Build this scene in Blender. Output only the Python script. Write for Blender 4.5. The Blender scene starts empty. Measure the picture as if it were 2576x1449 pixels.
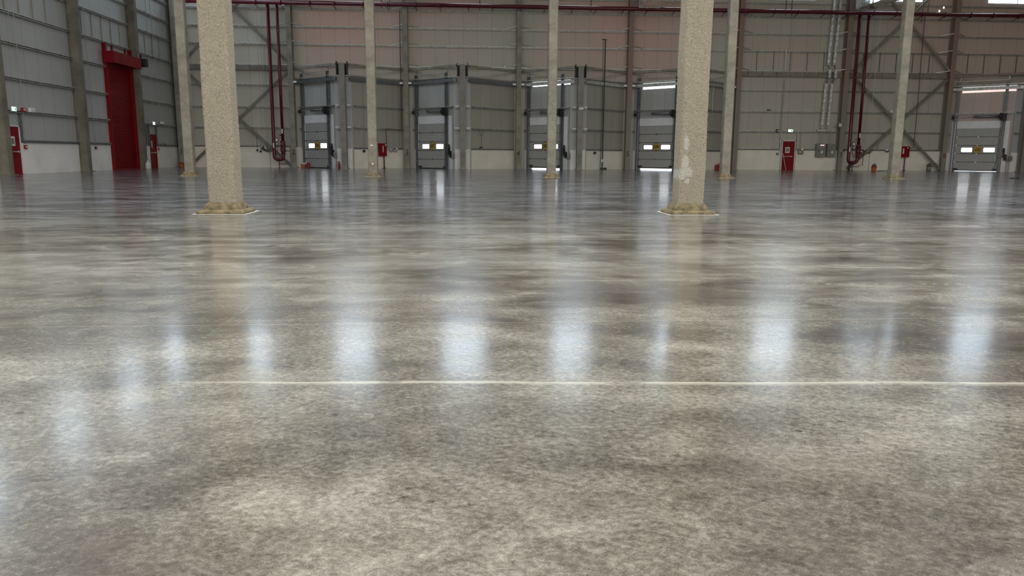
import bpy, math, random
from mathutils import Vector, Matrix, noise
random.seed(7)
C = bpy.context.scene.collection
S = bpy.context.scene

# ------------------------------------------------------------------ camera
H = 1.0497
F_PX = 1914.826
R_ = Vector((0.9980556, -0.0620418, 0.0059835))
U_ = Vector((0.0048163, 0.1724745, 0.9850022))
F_ = Vector((0.0621433, 0.9830582, -0.1724380))
cam = bpy.data.cameras.new('camera')
cam.sensor_width = 36.0
cam.lens = F_PX / 2576 * 36
cam.clip_end = 400
cob = bpy.data.objects.new('camera', cam)
C.objects.link(cob)
m = Matrix(((R_.x, U_.x, -F_.x), (R_.y, U_.y, -F_.y), (R_.z, U_.z, -F_.z)))
cob.matrix_world = Matrix.Translation((0, 0, H)) @ m.to_4x4()
S.camera = cob

# ------------------------------------------------------------------ world and lights
w = bpy.data.worlds.new('sky')
w.use_nodes = True
S.world = w
w.node_tree.nodes['Background'].inputs[0].default_value = (0.82, 0.91, 1.0, 1)
w.node_tree.nodes['Background'].inputs[1].default_value = 6.0
S.view_settings.view_transform = 'Standard'
S.view_settings.look = 'None'
S.view_settings.exposure = 0.0
S.view_settings.gamma = 1.0

def area(name, loc, rot, sx, sy, power, col):
    l = bpy.data.lights.new(name, 'AREA')
    l.shape = 'RECTANGLE'
    l.size, l.size_y, l.energy, l.color = sx, sy, power, col
    o = bpy.data.objects.new(name, l)
    o.location = loc
    o.rotation_euler = rot
    C.objects.link(o)
    return o
# unseen area lamps added for daylight assumed behind the camera and in the roof
area('daylight_front_unseen', (8, -13.6, 3.6), (math.radians(90), 0, 0), 60, 6.4, 3500, (1.0, 0.97, 0.92))
area('daylight_roof_near', (6, 0, 16.9), (0, 0, 0), 52, 14, 5000, (1.0, 0.985, 0.95))
area('daylight_roof_middle', (12, 18, 16.9), (0, 0, 0), 60, 10, 8000, (1.0, 0.98, 0.95))
WIN_L = 6.3      # radiance of the daylit translucent windows
PANE_L = 4.5

# ------------------------------------------------------------------ materials
def nodes(name):
    mt = bpy.data.materials.new(name)
    mt.use_nodes = True
    nt = mt.node_tree
    return mt, nt, nt.nodes['Principled BSDF']

def N(nt, typ, **kw):
    n = nt.nodes.new(typ)
    for k, v in kw.items():
        if k == 'inp':
            for a, b in v.items():
                n.inputs[a].default_value = b
        else:
            setattr(n, k, v)
    return n

def math_n(nt, op, a, b=None, c=None, clamp=False):
    n = nt.nodes.new('ShaderNodeMath')
    n.operation = op
    n.use_clamp = clamp
    for i, x in enumerate((a, b, c)):
        if x is None:
            continue
        if hasattr(x, 'is_linked') or hasattr(x, 'links'):
            nt.links.new(x, n.inputs[i])
        else:
            n.inputs[i].default_value = x
    return n.outputs[0]

def mixc(nt, fac, a, b, mode='MIX'):
    n = nt.nodes.new('ShaderNodeMix')
    n.data_type = 'RGBA'
    n.blend_type = mode
    for sock, x in ((n.inputs['Factor'], fac), (n.inputs[6], a), (n.inputs[7], b)):
        if hasattr(x, 'links'):
            nt.links.new(x, sock)
        elif isinstance(x, (tuple, list)):
            sock.default_value = (*x[:3], 1)
        else:
            sock.default_value = x
    return n.outputs[2]

def ramp(nt, src, lo, hi):
    n = nt.nodes.new('ShaderNodeMapRange')
    n.interpolation_type = 'SMOOTHSTEP'
    nt.links.new(src, n.inputs[0])
    n.inputs[1].default_value, n.inputs[2].default_value = lo, hi
    return n.outputs[0]

def noise_n(nt, vec, scale, detail=4, rough=0.5, dist=0.0):
    n = N(nt, 'ShaderNodeTexNoise', inp={'Scale': scale, 'Detail': detail, 'Roughness': rough, 'Distortion': dist})
    nt.links.new(vec, n.inputs['Vector'])
    return n.outputs['Fac']

def mat(name, col, rough=0.5, metal=0.0, var=0.12, scale=3.0, bump=0.0, bscale=40.0, spec=0.5):
    mt, nt, b = nodes(name)
    tc = N(nt, 'ShaderNodeTexCoord').outputs['Object']
    f = noise_n(nt, tc, scale, 5, 0.6)
    lo = tuple(c * (1 - var * 1.6) for c in col)
    hi = tuple(min(1, c * (1 + var * 1.6)) for c in col)
    nt.links.new(mixc(nt, ramp(nt, f, 0.25, 0.75), lo, hi), b.inputs['Base Color'])
    b.inputs['Roughness'].default_value = rough
    b.inputs['Metallic'].default_value = metal
    b.inputs['Specular IOR Level'].default_value = spec
    if bump:
        bn = N(nt, 'ShaderNodeBump', inp={'Strength': bump, 'Distance': 0.01})
        nt.links.new(noise_n(nt, tc, bscale, 4, 0.6), bn.inputs['Height'])
        nt.links.new(bn.outputs[0], b.inputs['Normal'])
    return mt

def emis(name, col, strength):
    mt, nt, b = nodes(name)
    b.inputs['Base Color'].default_value = (*col, 1)
    b.inputs['Roughness'].default_value = 0.3
    b.inputs['Emission Color'].default_value = (*col, 1)
    b.inputs['Emission Strength'].default_value = strength
    return mt

def panel_mat(name, col, pitch=1.05, tint=0.0, splash=False):
    """Insulated wall panels: vertical joint every `pitch` metres along local x."""
    mt, nt, b = nodes(name)
    tc = N(nt, 'ShaderNodeTexCoord').outputs['Object']
    sp = N(nt, 'ShaderNodeSeparateXYZ')
    nt.links.new(tc, sp.inputs[0])
    fr = math_n(nt, 'FRACT', math_n(nt, 'DIVIDE', sp.outputs[0], pitch))
    d = math_n(nt, 'ABSOLUTE', math_n(nt, 'SUBTRACT', fr, 0.5))
    joint = ramp(nt, d, 0.488, 0.4965)
    cell = N(nt, 'ShaderNodeTexWhiteNoise', noise_dimensions='1D')
    nt.links.new(math_n(nt, 'FLOOR', math_n(nt, 'DIVIDE', sp.outputs[0], pitch)), cell.inputs['W'])
    f = noise_n(nt, tc, 0.5, 4, 0.5)
    base = mixc(nt, f, tuple(c * 0.93 for c in col), tuple(c * 1.07 for c in col))
    base = mixc(nt, math_n(nt, 'MULTIPLY', cell.outputs['Value'], 0.14), base, tuple(c * 0.6 for c in col))
    if tint:  # pink cast of reflected light painted into the upper panels
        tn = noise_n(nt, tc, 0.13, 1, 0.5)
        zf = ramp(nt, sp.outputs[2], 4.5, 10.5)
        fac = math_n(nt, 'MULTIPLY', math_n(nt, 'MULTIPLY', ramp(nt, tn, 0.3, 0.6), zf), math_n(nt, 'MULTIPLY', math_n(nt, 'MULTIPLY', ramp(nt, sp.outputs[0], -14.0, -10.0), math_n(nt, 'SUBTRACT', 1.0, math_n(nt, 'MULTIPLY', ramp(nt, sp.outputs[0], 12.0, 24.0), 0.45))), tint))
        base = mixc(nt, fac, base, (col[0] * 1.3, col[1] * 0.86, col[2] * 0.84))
    if splash:
        c0 = N(nt, 'ShaderNodeVectorMath', operation='DISTANCE')
        nt.links.new(tc, c0.inputs[0])
        c0.inputs[1].default_value = splash
        sn = math_n(nt, 'ADD', c0.outputs['Value'], math_n(nt, 'MULTIPLY', noise_n(nt, tc, 2.2, 5, 0.7), 1.6))
        base = mixc(nt, math_n(nt, 'MULTIPLY', math_n(nt, 'SUBTRACT', 1.0, ramp(nt, sn, 0.55, 1.5)), 0.45), base, (0.34, 0.05, 0.06))
    base = mixc(nt, math_n(nt, 'MULTIPLY', joint, 0.62), base, (0.03, 0.03, 0.03))
    nt.links.new(base, b.inputs['Base Color'])
    b.inputs['Roughness'].default_value = 0.55
    return mt

M = {}
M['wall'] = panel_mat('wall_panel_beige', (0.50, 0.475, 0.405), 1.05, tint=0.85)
M['wall_dock'] = panel_mat('wall_panel_dock_lit', (0.45, 0.46, 0.45), 1.05)  # painted lighter and bluer, standing in for daylight on the door-side facets
M['wall_dock_pink_light'] = panel_mat('wall_panel_pink_light', (0.56, 0.45, 0.40), 1.05)  # pink light at the last dock painted into its panels
M['wall_dock_shaded'] = panel_mat('wall_panel_dock_shaded', (0.40, 0.39, 0.33), 1.05)  # painted darker, standing in for shade on the rear facets
M['wall_left'] = panel_mat('wall_panel_left', (0.46, 0.465, 0.445), 1.2, splash=(47.6, 0.0, 6.8))
M['plinth'] = mat('painted_plinth', (0.86, 0.84, 0.80), 0.7, var=0.05, scale=0.8, bump=0.1)
M['plinth_beige'] = mat('painted_plinth_beige', (0.84, 0.80, 0.70), 0.7, var=0.05, scale=0.8, bump=0.1)
M['galv'] = mat('galvanised_steel', (0.50, 0.50, 0.47), 0.45, 0.5, 0.2, 5)
M['galv_bright'] = mat('bright_galvanised_steel', (0.75, 0.75, 0.72), 0.35, 0.6, 0.35, 7)
M['pillar'] = mat('grey_fireproofed_steel', (0.27, 0.255, 0.215), 0.8, 0, 0.16, 1.4, 0.25, 30)
M['pillar_pink_light'] = None
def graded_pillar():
    # grey paint, with the pinkish light of the upper hall painted in higher up
    mt, nt, b = nodes('grey_paint_pink_light')
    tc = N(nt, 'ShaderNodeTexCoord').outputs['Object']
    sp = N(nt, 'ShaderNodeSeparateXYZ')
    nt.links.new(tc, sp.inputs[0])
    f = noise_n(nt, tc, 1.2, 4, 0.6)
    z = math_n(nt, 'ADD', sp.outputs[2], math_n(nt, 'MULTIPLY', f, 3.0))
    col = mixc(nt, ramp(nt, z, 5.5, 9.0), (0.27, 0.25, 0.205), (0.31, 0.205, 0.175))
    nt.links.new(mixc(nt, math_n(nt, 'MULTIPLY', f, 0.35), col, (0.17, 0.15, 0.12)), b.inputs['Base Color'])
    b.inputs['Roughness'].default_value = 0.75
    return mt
M['pillar_pink_light'] = graded_pillar()
M['brace'] = mat('sprayed_brace_steel', (0.20, 0.19, 0.16), 0.8, 0, 0.16, 1.5, 0.3, 25)
M['shoe'] = mat('brown_cement', (0.22, 0.18, 0.105), 0.9, 0, 0.3, 9, 0.9, 45)
M['tie'] = mat('brown_grey_paint', (0.27, 0.235, 0.19), 0.75, 0, 0.14, 2)
M['side_pillar'] = mat('brown_fireproofed_steel', (0.18, 0.163, 0.125), 0.8, 0, 0.2, 1.4, 0.3, 30)
M['track'] = mat('dull_grey_steel', (0.20, 0.21, 0.22), 0.45, 0.6, 0.15, 4)
M['black'] = mat('black_steel', (0.015, 0.015, 0.017), 0.5, 0, 0.2, 6)
M['rubber'] = mat('black_rubber', (0.012, 0.012, 0.012), 0.8, 0, 0.2, 6)
M['door_panel'] = mat('grey_door_panel', (0.40, 0.40, 0.38), 0.5, 0, 0.04, 1.2, 0.08, 60)
M['white'] = mat('white_sheet_metal', (0.80, 0.81, 0.83), 0.45, 0, 0.04, 2)
M['white_plastic'] = mat('white_plastic', (0.75, 0.76, 0.74), 0.4, 0, 0.04, 3)
M['red'] = mat('red_paint', (0.21, 0.001, 0.005), 0.5, 0, 0.1, 2, spec=0.25)
M['red_pipe'] = mat('red_pipe_paint', (0.105, 0.007, 0.013), 0.32, 0, 0.12, 3)
M['red_bright'] = mat('red_plastic', (0.28, 0.015, 0.01), 0.4, 0, 0.12, 3)
M['orange'] = mat('orange_plastic', (0.38, 0.09, 0.02), 0.45, 0, 0.15, 8)
M['yellow'] = mat('yellow_sign', (0.52, 0.34, 0.05), 0.5, 0, 0.05, 4)
M['ink'] = mat('dark_ink', (0.03, 0.012, 0.01), 0.7, 0, 0.1, 8)
M['ink_red'] = mat('dark_red_ink', (0.16, 0.02, 0.015), 0.7, 0, 0.1, 8)
M['cable'] = mat('black_cable', (0.02, 0.02, 0.02), 0.5, 0, 0.1, 8)
M['green_pipe'] = mat('dark_green_pipe', (0.02, 0.055, 0.04), 0.4, 0, 0.1, 5)
M['conduit'] = mat('grey_conduit', (0.30, 0.30, 0.28), 0.45, 0.3, 0.1, 5)
M['cabinet'] = mat('grey_cabinet', (0.22, 0.22, 0.195), 0.45, 0, 0.05, 3)
M['paper'] = mat('white_paper', (0.72, 0.72, 0.70), 0.6, 0, 0.2, 9)
M['foil'] = mat('crumpled_foil', (0.72, 0.74, 0.76), 0.16, 1.0, 0.1, 3, 1.0, 3.5)
M['ceiling'] = mat('ceiling_sheet', (0.33, 0.32, 0.29), 0.7, 0, 0.08, 1)
M['plug'] = mat('white_paint', (0.7, 0.7, 0.66), 0.7, 0, 0.08, 12)
M['outside'] = mat('pale_concrete', (0.6, 0.58, 0.54), 0.9, 0, 0.1, 1)
M['pink_sheet'] = mat('pink_slit_sheet', (0.85, 0.36, 0.32), 0.7, 0, 0.05, 1)  # for the sheet added to give the slit its pink light
M['green'] = mat('green_hose', (0.05, 0.10, 0.04), 0.5, 0, 0.2, 9)
M['rag'] = mat('grey_rag', (0.10, 0.10, 0.08), 0.9, 0, 0.4, 20, 0.6, 30)
M['window'] = emis('daylit_translucent_sheet', (0.72, 0.87, 1.0), WIN_L)
M['pane'] = emis('daylit_door_pane', (0.93, 0.97, 1.0), PANE_L)
M['pane_dim'] = emis('daylit_scratched_pane', (0.86, 0.88, 1.0), 1.6)
M['exit'] = emis('lit_exit_sign', (0.78, 1.0, 0.88), 1.7)
M['exit_green'] = emis('exit_sign_green', (0.05, 0.42, 0.20), 0.8)
M['led_red'] = emis('red_indicator', (1.0, 0.12, 0.06), 5)
M['led_white'] = emis('white_indicator', (0.8, 0.75, 1.0), 6)
M['lamp'] = emis('lit_lamp', (1.0, 0.98, 0.94), 5)

def column_mat(patch):
    mt, nt, b = nodes('sprayed_fireproofing')
    tc = N(nt, 'ShaderNodeTexCoord').outputs['Object']
    f = noise_n(nt, tc, 2.2, 4, 0.5)
    g = noise_n(nt, tc, 42, 4, 0.6, 0.8)
    c = mixc(nt, f, (0.44, 0.40, 0.305), (0.56, 0.515, 0.41))
    c = mixc(nt, ramp(nt, g, 0.30, 0.55), mixc(nt, 0.62, c, (0.18, 0.15, 0.10)), c)  # low relief darkened too: shade of the pits put into the colour
    if patch:
        acc = None
        for (px, pz, rx, rz) in ((-0.14, 1.27, 0.05, 0.13), (-0.15, 0.90, 0.06, 0.16), (-0.10, 0.76, 0.10, 0.10), (-0.10, 0.60, 0.05, 0.05), (-0.20, 0.72, 0.07, 0.10)):
            mp = N(nt, 'ShaderNodeMapping', inp={'Location': (-px / rx, 0, -pz / rz), 'Scale': (1 / rx, 0.0, 1 / rz)})
            nt.links.new(tc, mp.inputs[0])
            ln = N(nt, 'ShaderNodeVectorMath', operation='LENGTH')
            nt.links.new(mp.outputs[0], ln.inputs[0])
            v = math_n(nt, 'ADD', ln.outputs['Value'], math_n(nt, 'MULTIPLY', math_n(nt, 'SUBTRACT', noise_n(nt, tc, 22, 5, 0.7), 0.5), 2.2))
            q = math_n(nt, 'SUBTRACT', 1.0, ramp(nt, v, 0.85, 1.15))
            acc = q if acc is None else math_n(nt, 'MAXIMUM', acc, q)
        c = mixc(nt, math_n(nt, 'MULTIPLY', acc, 0.8), c, (0.68, 0.66, 0.60))
    nt.links.new(c, b.inputs['Base Color'])
    b.inputs['Roughness'].default_value = 0.9
    b.inputs['Specular IOR Level'].default_value = 0.2
    bn = N(nt, 'ShaderNodeBump', inp={'Strength': 1.0, 'Distance': 0.03})
    nt.links.new(g, bn.inputs['Height'])
    nt.links.new(bn.outputs[0], b.inputs['Normal'])
    return mt
M['column'] = column_mat(False)
M['column_patch'] = column_mat(True)
M['column_far'] = mat('painted_fireproofing', (0.28, 0.26, 0.205), 0.8, 0, 0.16, 2.5, 0.5, 28)

def floor_mat():
    mt, nt, b = nodes('polished_concrete')
    tc = N(nt, 'ShaderNodeTexCoord').outputs['Object']
    sp = N(nt, 'ShaderNodeSeparateXYZ')
    nt.links.new(tc, sp.inputs[0])
    X, Y = sp.outputs[0], sp.outputs[1]
    big = noise_n(nt, tc, 0.22, 3, 0.5, 0.6)
    mp = N(nt, 'ShaderNodeMapping', inp={'Scale': (0.45, 1.05, 1), 'Rotation': (0, 0, 0.12)})
    nt.links.new(tc, mp.inputs[0])
    smear = noise_n(nt, mp.outputs[0], 0.9, 6, 0.6, 0.5)
    mp2 = N(nt, 'ShaderNodeMapping', inp={'Scale': (0.9, 1.15, 1), 'Rotation': (0, 0, -0.6)})
    nt.links.new(tc, mp2.inputs[0])
    mid = noise_n(nt, mp2.outputs[0], 3.2, 6, 0.65, 0.9)
    mp3 = N(nt, 'ShaderNodeMapping', inp={'Scale': (1.0, 1.15, 1), 'Rotation': (0, 0, 0.6)})
    nt.links.new(tc, mp3.inputs[0])
    blot = noise_n(nt, mp3.outputs[0], 34, 8, 0.76, 0.3)
    fine = noise_n(nt, tc, 190, 4, 0.7)
    pits = ramp(nt, noise_n(nt, mp3.outputs[0], 19, 3, 0.55), 0.60, 0.76)
    pitmask = ramp(nt, noise_n(nt, tc, 1.7, 3, 0.5), 0.38, 0.62)
    # long trowelled streaks over the further floor
    mps = N(nt, 'ShaderNodeMapping', inp={'Scale': (0.22, 1.7, 1), 'Rotation': (0, 0, 0.35)})
    nt.links.new(tc, mps.inputs[0])
    mpt = N(nt, 'ShaderNodeMapping', inp={'Scale': (0.3, 2.2, 1), 'Rotation': (0, 0, -0.25)})
    nt.links.new(tc, mpt.inputs[0])
    streak = math_n(nt, 'MULTIPLY', math_n(nt, 'ADD', noise_n(nt, mps.outputs[0], 1.5, 5, 0.6, 0.4), noise_n(nt, mpt.outputs[0], 1.5, 5, 0.6, 0.4)), 0.5)
    # trowel swirls: rings round scattered centres
    vo = N(nt, 'ShaderNodeTexVoronoi', inp={'Scale': 0.16})
    wv = N(nt, 'ShaderNodeVectorMath', operation='ADD')
    nz = N(nt, 'ShaderNodeTexNoise', inp={'Scale': 0.5, 'Detail': 2})
    nt.links.new(tc, nz.inputs['Vector'])
    sc = N(nt, 'ShaderNodeVectorMath', operation='SCALE')
    nt.links.new(nz.outputs['Color'], sc.inputs[0])
    sc.inputs['Scale'].default_value = 1.6
    nt.links.new(tc, wv.inputs[0]); nt.links.new(sc.outputs[0], wv.inputs[1])
    nt.links.new(wv.outputs[0], vo.inputs['Vector'])
    ringn = N(nt, 'ShaderNodeTexNoise', noise_dimensions='1D', inp={'Scale': 9.0, 'Detail': 4, 'Roughness': 0.55})
    nt.links.new(vo.outputs['Distance'], ringn.inputs['W'])
    ring = ringn.outputs['Fac']
    ringmask = ramp(nt, noise_n(nt, tc, 0.35, 2, 0.5), 0.42, 0.66)
    # value 0..1
    v = math_n(nt, 'MULTIPLY', math_n(nt, 'SUBTRACT', smear, 0.5), 1.05)
    v = math_n(nt, 'ADD', v, math_n(nt, 'MULTIPLY', math_n(nt, 'SUBTRACT', mid, 0.5), 0.8))
    v = math_n(nt, 'ADD', v, math_n(nt, 'MULTIPLY', math_n(nt, 'MULTIPLY', math_n(nt, 'SUBTRACT', blot, 0.5), 1.55), math_n(nt, 'SUBTRACT', 1.0, math_n(nt, 'MULTIPLY', ramp(nt, Y, 4.5, 9.0), 0.6))))
    v = math_n(nt, 'ADD', v, math_n(nt, 'MULTIPLY', math_n(nt, 'SUBTRACT', fine, 0.5), 0.8))
    v = math_n(nt, 'SUBTRACT', v, math_n(nt, 'MULTIPLY', math_n(nt, 'MULTIPLY', pits, pitmask), 0.38))
    v = math_n(nt, 'ADD', v, math_n(nt, 'MULTIPLY', math_n(nt, 'MULTIPLY', math_n(nt, 'SUBTRACT', ring, 0.5), ringmask), 0.6))
    v = math_n(nt, 'ADD', v, math_n(nt, 'MULTIPLY', math_n(nt, 'MULTIPLY', math_n(nt, 'SUBTRACT', streak, 0.5), ramp(nt, Y, 3.5, 6.5)), 1.6))
    v = math_n(nt, 'ADD', math_n(nt, 'MULTIPLY', math_n(nt, 'ADD', v, math_n(nt, 'MULTIPLY', math_n(nt, 'SUBTRACT', noise_n(nt, tc, 0.85, 3, 0.5, 0.5), 0.5), 0.85)), 1.15), 0.475)
    cr = nt.nodes.new('ShaderNodeValToRGB')
    e = cr.color_ramp.elements
    e[0].position, e[0].color = 0.0, (0.055, 0.047, 0.036, 1)
    e[1].position, e[1].color = 1.0, (0.52, 0.50, 0.43, 1)
    for p, col in ((0.28, (0.125, 0.110, 0.086, 1)), (0.5, (0.215, 0.198, 0.160, 1)), (0.72, (0.335, 0.318, 0.268, 1))):
        k = cr.color_ramp.elements.new(p)
        k.color = col
    nt.links.new(v, cr.inputs[0])
    col = cr.outputs[0]
    # broad wipes of pale polishing dust, mostly over the nearer slab
    mpd = N(nt, 'ShaderNodeMapping', inp={'Scale': (0.30, 0.55, 1), 'Rotation': (0, 0, 0.15)})
    nt.links.new(tc, mpd.inputs[0])
    du = noise_n(nt, mpd.outputs[0], 1.0, 4, 0.45, 0.9)
    dumask = ramp(nt, Y, 3.6, 8.5)
    col = mixc(nt, math_n(nt, 'MULTIPLY', math_n(nt, 'MULTIPLY', ramp(nt, du, 0.40, 0.68), dumask), 0.62), col, (0.44, 0.435, 0.39))
    # reddish-brown patches in the mix
    br = ramp(nt, noise_n(nt, tc, 1.3, 3, 0.5), 0.5, 0.7)
    col = mixc(nt, math_n(nt, 'MULTIPLY', br, 0.28), col, (0.17, 0.125, 0.095))
    # bluish sheen of the far floor is painted into its colour
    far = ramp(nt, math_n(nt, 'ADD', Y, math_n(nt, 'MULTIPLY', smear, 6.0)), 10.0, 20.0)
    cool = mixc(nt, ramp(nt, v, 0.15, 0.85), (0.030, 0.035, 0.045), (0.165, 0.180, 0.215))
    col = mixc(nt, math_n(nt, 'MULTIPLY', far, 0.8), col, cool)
    # chalky white joint lines
    def line(x_or_y, pos, slope, wid, amp, start=None):
        q = math_n(nt, 'SUBTRACT', math_n(nt, 'SUBTRACT', x_or_y, pos), math_n(nt, 'MULTIPLY', X if x_or_y is Y else Y, slope))
        q = math_n(nt, 'ABSOLUTE', math_n(nt, 'ADD', q, math_n(nt, 'MULTIPLY', math_n(nt, 'SUBTRACT', noise_n(nt, tc, 1.6, 3, 0.6), 0.5), wid * 3.2)))
        mk = math_n(nt, 'SUBTRACT', 1.0, ramp(nt, q, wid * 0.45, wid))
        mk = math_n(nt, 'MULTIPLY', mk, ramp(nt, noise_n(nt, tc, 2.2, 5, 0.75), 0.30, 0.50))
        if start is not None:
            mk = math_n(nt, 'MULTIPLY', mk, ramp(nt, X, start - 0.4, start + 0.3))
        return math_n(nt, 'MULTIPLY', mk, amp)
    L = math_n(nt, 'MAXIMUM', line(Y, 3.435, -0.045, 0.016, 0.95, -1.15), line(Y, 3.43, -0.048, 0.034, 0.42, -1.0))
    for args in ((Y, 9.52, 0.006, 0.022, 0.65), (Y, 4.72, 0.01, 0.010, 0.30), (Y, 20.2, 0.0, 0.03, 0.6), (X, -1.5, 0.0, 0.01, 0.12)):
        L = math_n(nt, 'MAXIMUM', L, line(*args))
    col = mixc(nt, L, col, (0.62, 0.60, 0.50))
    # tyre tread marks
    for (yk, hw, a) in ((7.35, 0.11, 0.30), (6.2, 0.10, 0.38), (3.75, 0.10, 0.22), (5.0, 0.08, 0.2)):
        d = math_n(nt, 'ABSOLUTE', math_n(nt, 'SUBTRACT', Y, math_n(nt, 'ADD', math_n(nt, 'MULTIPLY', X, -0.02), yk)))
        band = math_n(nt, 'SUBTRACT', 1.0, ramp(nt, d, hw * 0.8, hw))
        st = math_n(nt, 'SINE', math_n(nt, 'ADD', math_n(nt, 'MULTIPLY', X, 62.0), math_n(nt, 'MULTIPLY', d, 45.0)))
        k = math_n(nt, 'MULTIPLY', math_n(nt, 'MULTIPLY', band, ramp(nt, st, 0.0, 0.7)), math_n(nt, 'MULTIPLY', ramp(nt, noise_n(nt, tc, 0.8, 3, 0.5), 0.42, 0.62), a))
        col = mixc(nt, k, col, (0.46, 0.43, 0.35))
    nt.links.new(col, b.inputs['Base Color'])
    rg = N(nt, 'ShaderNodeMapRange', inp={1: 0.3, 2: 0.7, 3: 0.13, 4: 0.27})
    nt.links.new(mid, rg.inputs[0])
    nt.links.new(rg.outputs[0], b.inputs['Roughness'])
    b.inputs['IOR'].default_value = 1.5
    b.inputs['Coat Weight'].default_value = 0.34
    b.inputs['Coat IOR'].default_value = 1.45
    rc = N(nt, 'ShaderNodeMapRange', inp={1: 0.35, 2: 0.65, 3: 0.05, 4: 0.12})
    nt.links.new(smear, rc.inputs[0])
    nt.links.new(rc.outputs[0], b.inputs['Coat Roughness'])
    cb = N(nt, 'ShaderNodeBump', inp={'Strength': 1.0, 'Distance': 1.0})
    mpc = N(nt, 'ShaderNodeMapping', inp={'Scale': (0.5, 1.0, 1)})
    nt.links.new(tc, mpc.inputs[0])
    hc = math_n(nt, 'ADD', math_n(nt, 'MULTIPLY', noise_n(nt, mpc.outputs[0], 2.2, 3, 0.5), 0.0022), math_n(nt, 'MULTIPLY', blot, 0.00017))
    nt.links.new(hc, cb.inputs['Height'])
    nt.links.new(cb.outputs[0], b.inputs['Coat Normal'])
    h = math_n(nt, 'ADD', math_n(nt, 'MULTIPLY', blot, 0.0006), math_n(nt, 'MULTIPLY', noise_n(nt, mp.outputs[0], 2.6, 3, 0.5), 0.0012))
    bn = N(nt, 'ShaderNodeBump', inp={'Strength': 1.0, 'Distance': 1.0})
    nt.links.new(h, bn.inputs['Height'])
    nt.links.new(bn.outputs[0], b.inputs['Normal'])
    return mt
M['floor'] = floor_mat()

# ------------------------------------------------------------------ mesh helpers
class MB:
    def __init__(self):
        self.v, self.f = [], []
    def quad_box(self, c):
        n = len(self.v)
        self.v += [tuple(p) for p in c]
        self.f += [tuple(n + i for i in q) for q in ((0, 3, 2, 1), (4, 5, 6, 7), (0, 1, 5, 4), (1, 2, 6, 5), (2, 3, 7, 6), (3, 0, 4, 7))]
        return self
    def box(self, x0, x1, y0, y1, z0, z1):
        return self.quad_box([(x0, y0, z0), (x1, y0, z0), (x1, y1, z0), (x0, y1, z0), (x0, y0, z1), (x1, y0, z1), (x1, y1, z1), (x0, y1, z1)])
    def bar(self, a, b, wx, wy, up=(0, 1, 0)):
        a, b = Vector(a), Vector(b)
        d = (b - a).normalized()
        s = d.cross(Vector(up)).normalized()
        t = s.cross(d).normalized()
        s, t = s * wx / 2, t * wy / 2
        return self.quad_box([a - s - t, a + s - t, a + s + t, a - s + t, b - s - t, b + s - t, b + s + t, b - s + t])
    def tube(self, pts, r, n=10, cap=True):
        pts = [Vector(p) for p in pts]
        base = len(self.v)
        ref = None
        for i, p in enumerate(pts):
            d = (pts[min(i + 1, len(pts) - 1)] - pts[max(i - 1, 0)]).normalized()
            if ref is None:
                ref = d.orthogonal().normalized()
            ref = (ref - d * ref.dot(d))
            ref = ref.normalized() if ref.length > 1e-5 else d.orthogonal().normalized()
            o = d.cross(ref)
            rr = r[i] if isinstance(r, (list, tuple)) else r
            for k in range(n):
                a = 2 * math.pi * k / n
                self.v.append(tuple(p + (ref * math.cos(a) + o * math.sin(a)) * rr))
        for i in range(len(pts) - 1):
            for k in range(n):
                a, b = base + i * n + k, base + i * n + (k + 1) % n
                self.f.append((a, b, b + n, a + n))
        if cap:
            self.f.append(tuple(base + k for k in range(n))[::-1])
            self.f.append(tuple(base + (len(pts) - 1) * n + k for k in range(n)))
        return self
    def prism(self, poly, z0, z1):
        n, b = len(poly), len(self.v)
        self.v += [(x, y, z0) for x, y in poly] + [(x, y, z1) for x, y in poly]
        self.f.append(tuple(b + i for i in range(n))[::-1])
        self.f.append(tuple(b + n + i for i in range(n)))
        for i in range(n):
            j = (i + 1) % n
            self.f.append((b + i, b + j, b + n + j, b + n + i))
        return self
    def torus(self, c, R, r, ax='y', n=20, k=6, a0=0, a1=2 * math.pi):
        pts = []
        for i in range(n + 1):
            a = a0 + (a1 - a0) * i / n
            u, v = R * math.cos(a), R * math.sin(a)
            p = {'y': (u, 0, v), 'x': (0, u, v), 'z': (u, v, 0)}[ax]
            pts.append((c[0] + p[0], c[1] + p[1], c[2] + p[2]))
        return self.tube(pts, r, k)
    def build(self, name, mt, parent=None, off=(0, 0, 0), smooth=False, bevel=0):
        me = bpy.data.meshes.new(name)
        o3 = Vector(off)
        me.from_pydata([tuple(Vector(p) - o3) for p in self.v], [], self.f)
        me.update()
        me.materials.append(M[mt] if isinstance(mt, str) else mt)
        if smooth:
            for p in me.polygons:
                p.use_smooth = len(p.vertices) == 4
        ob = bpy.data.objects.new(name, me)
        C.objects.link(ob)
        if parent is not None:
            ob.parent = parent
        else:
            ob.location = off
        if bevel:
            bm_ = ob.modifiers.new('bevel', 'BEVEL')
            bm_.width, bm_.segments = bevel, 2
        return ob

def tag(o, label=None, cat=None, group=None, kind=None):
    for k, v in (('label', label), ('category', cat), ('group', group), ('kind', kind)):
        if v:
            o[k] = v
    return o

def thing(name, loc, rz, label, cat, group=None):
    o = bpy.data.objects.new(name, None)
    o.empty_display_size = 0.1
    o.location = loc
    o.rotation_euler = (0, 0, rz)
    C.objects.link(o)
    return tag(o, label, cat, group)

def struct(name, mb, mt, off=(0, 0, 0), rz=0):
    # off: origin for parts given in world metres; with a rotation the mesh is in its own local frame
    if rz:
        o = mb.build(name, mt)
        o.location = off
    else:
        o = mb.build(name, mt, None, off)
    o.rotation_euler = (0, 0, rz)
    o['kind'] = 'structure'
    return o

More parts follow.
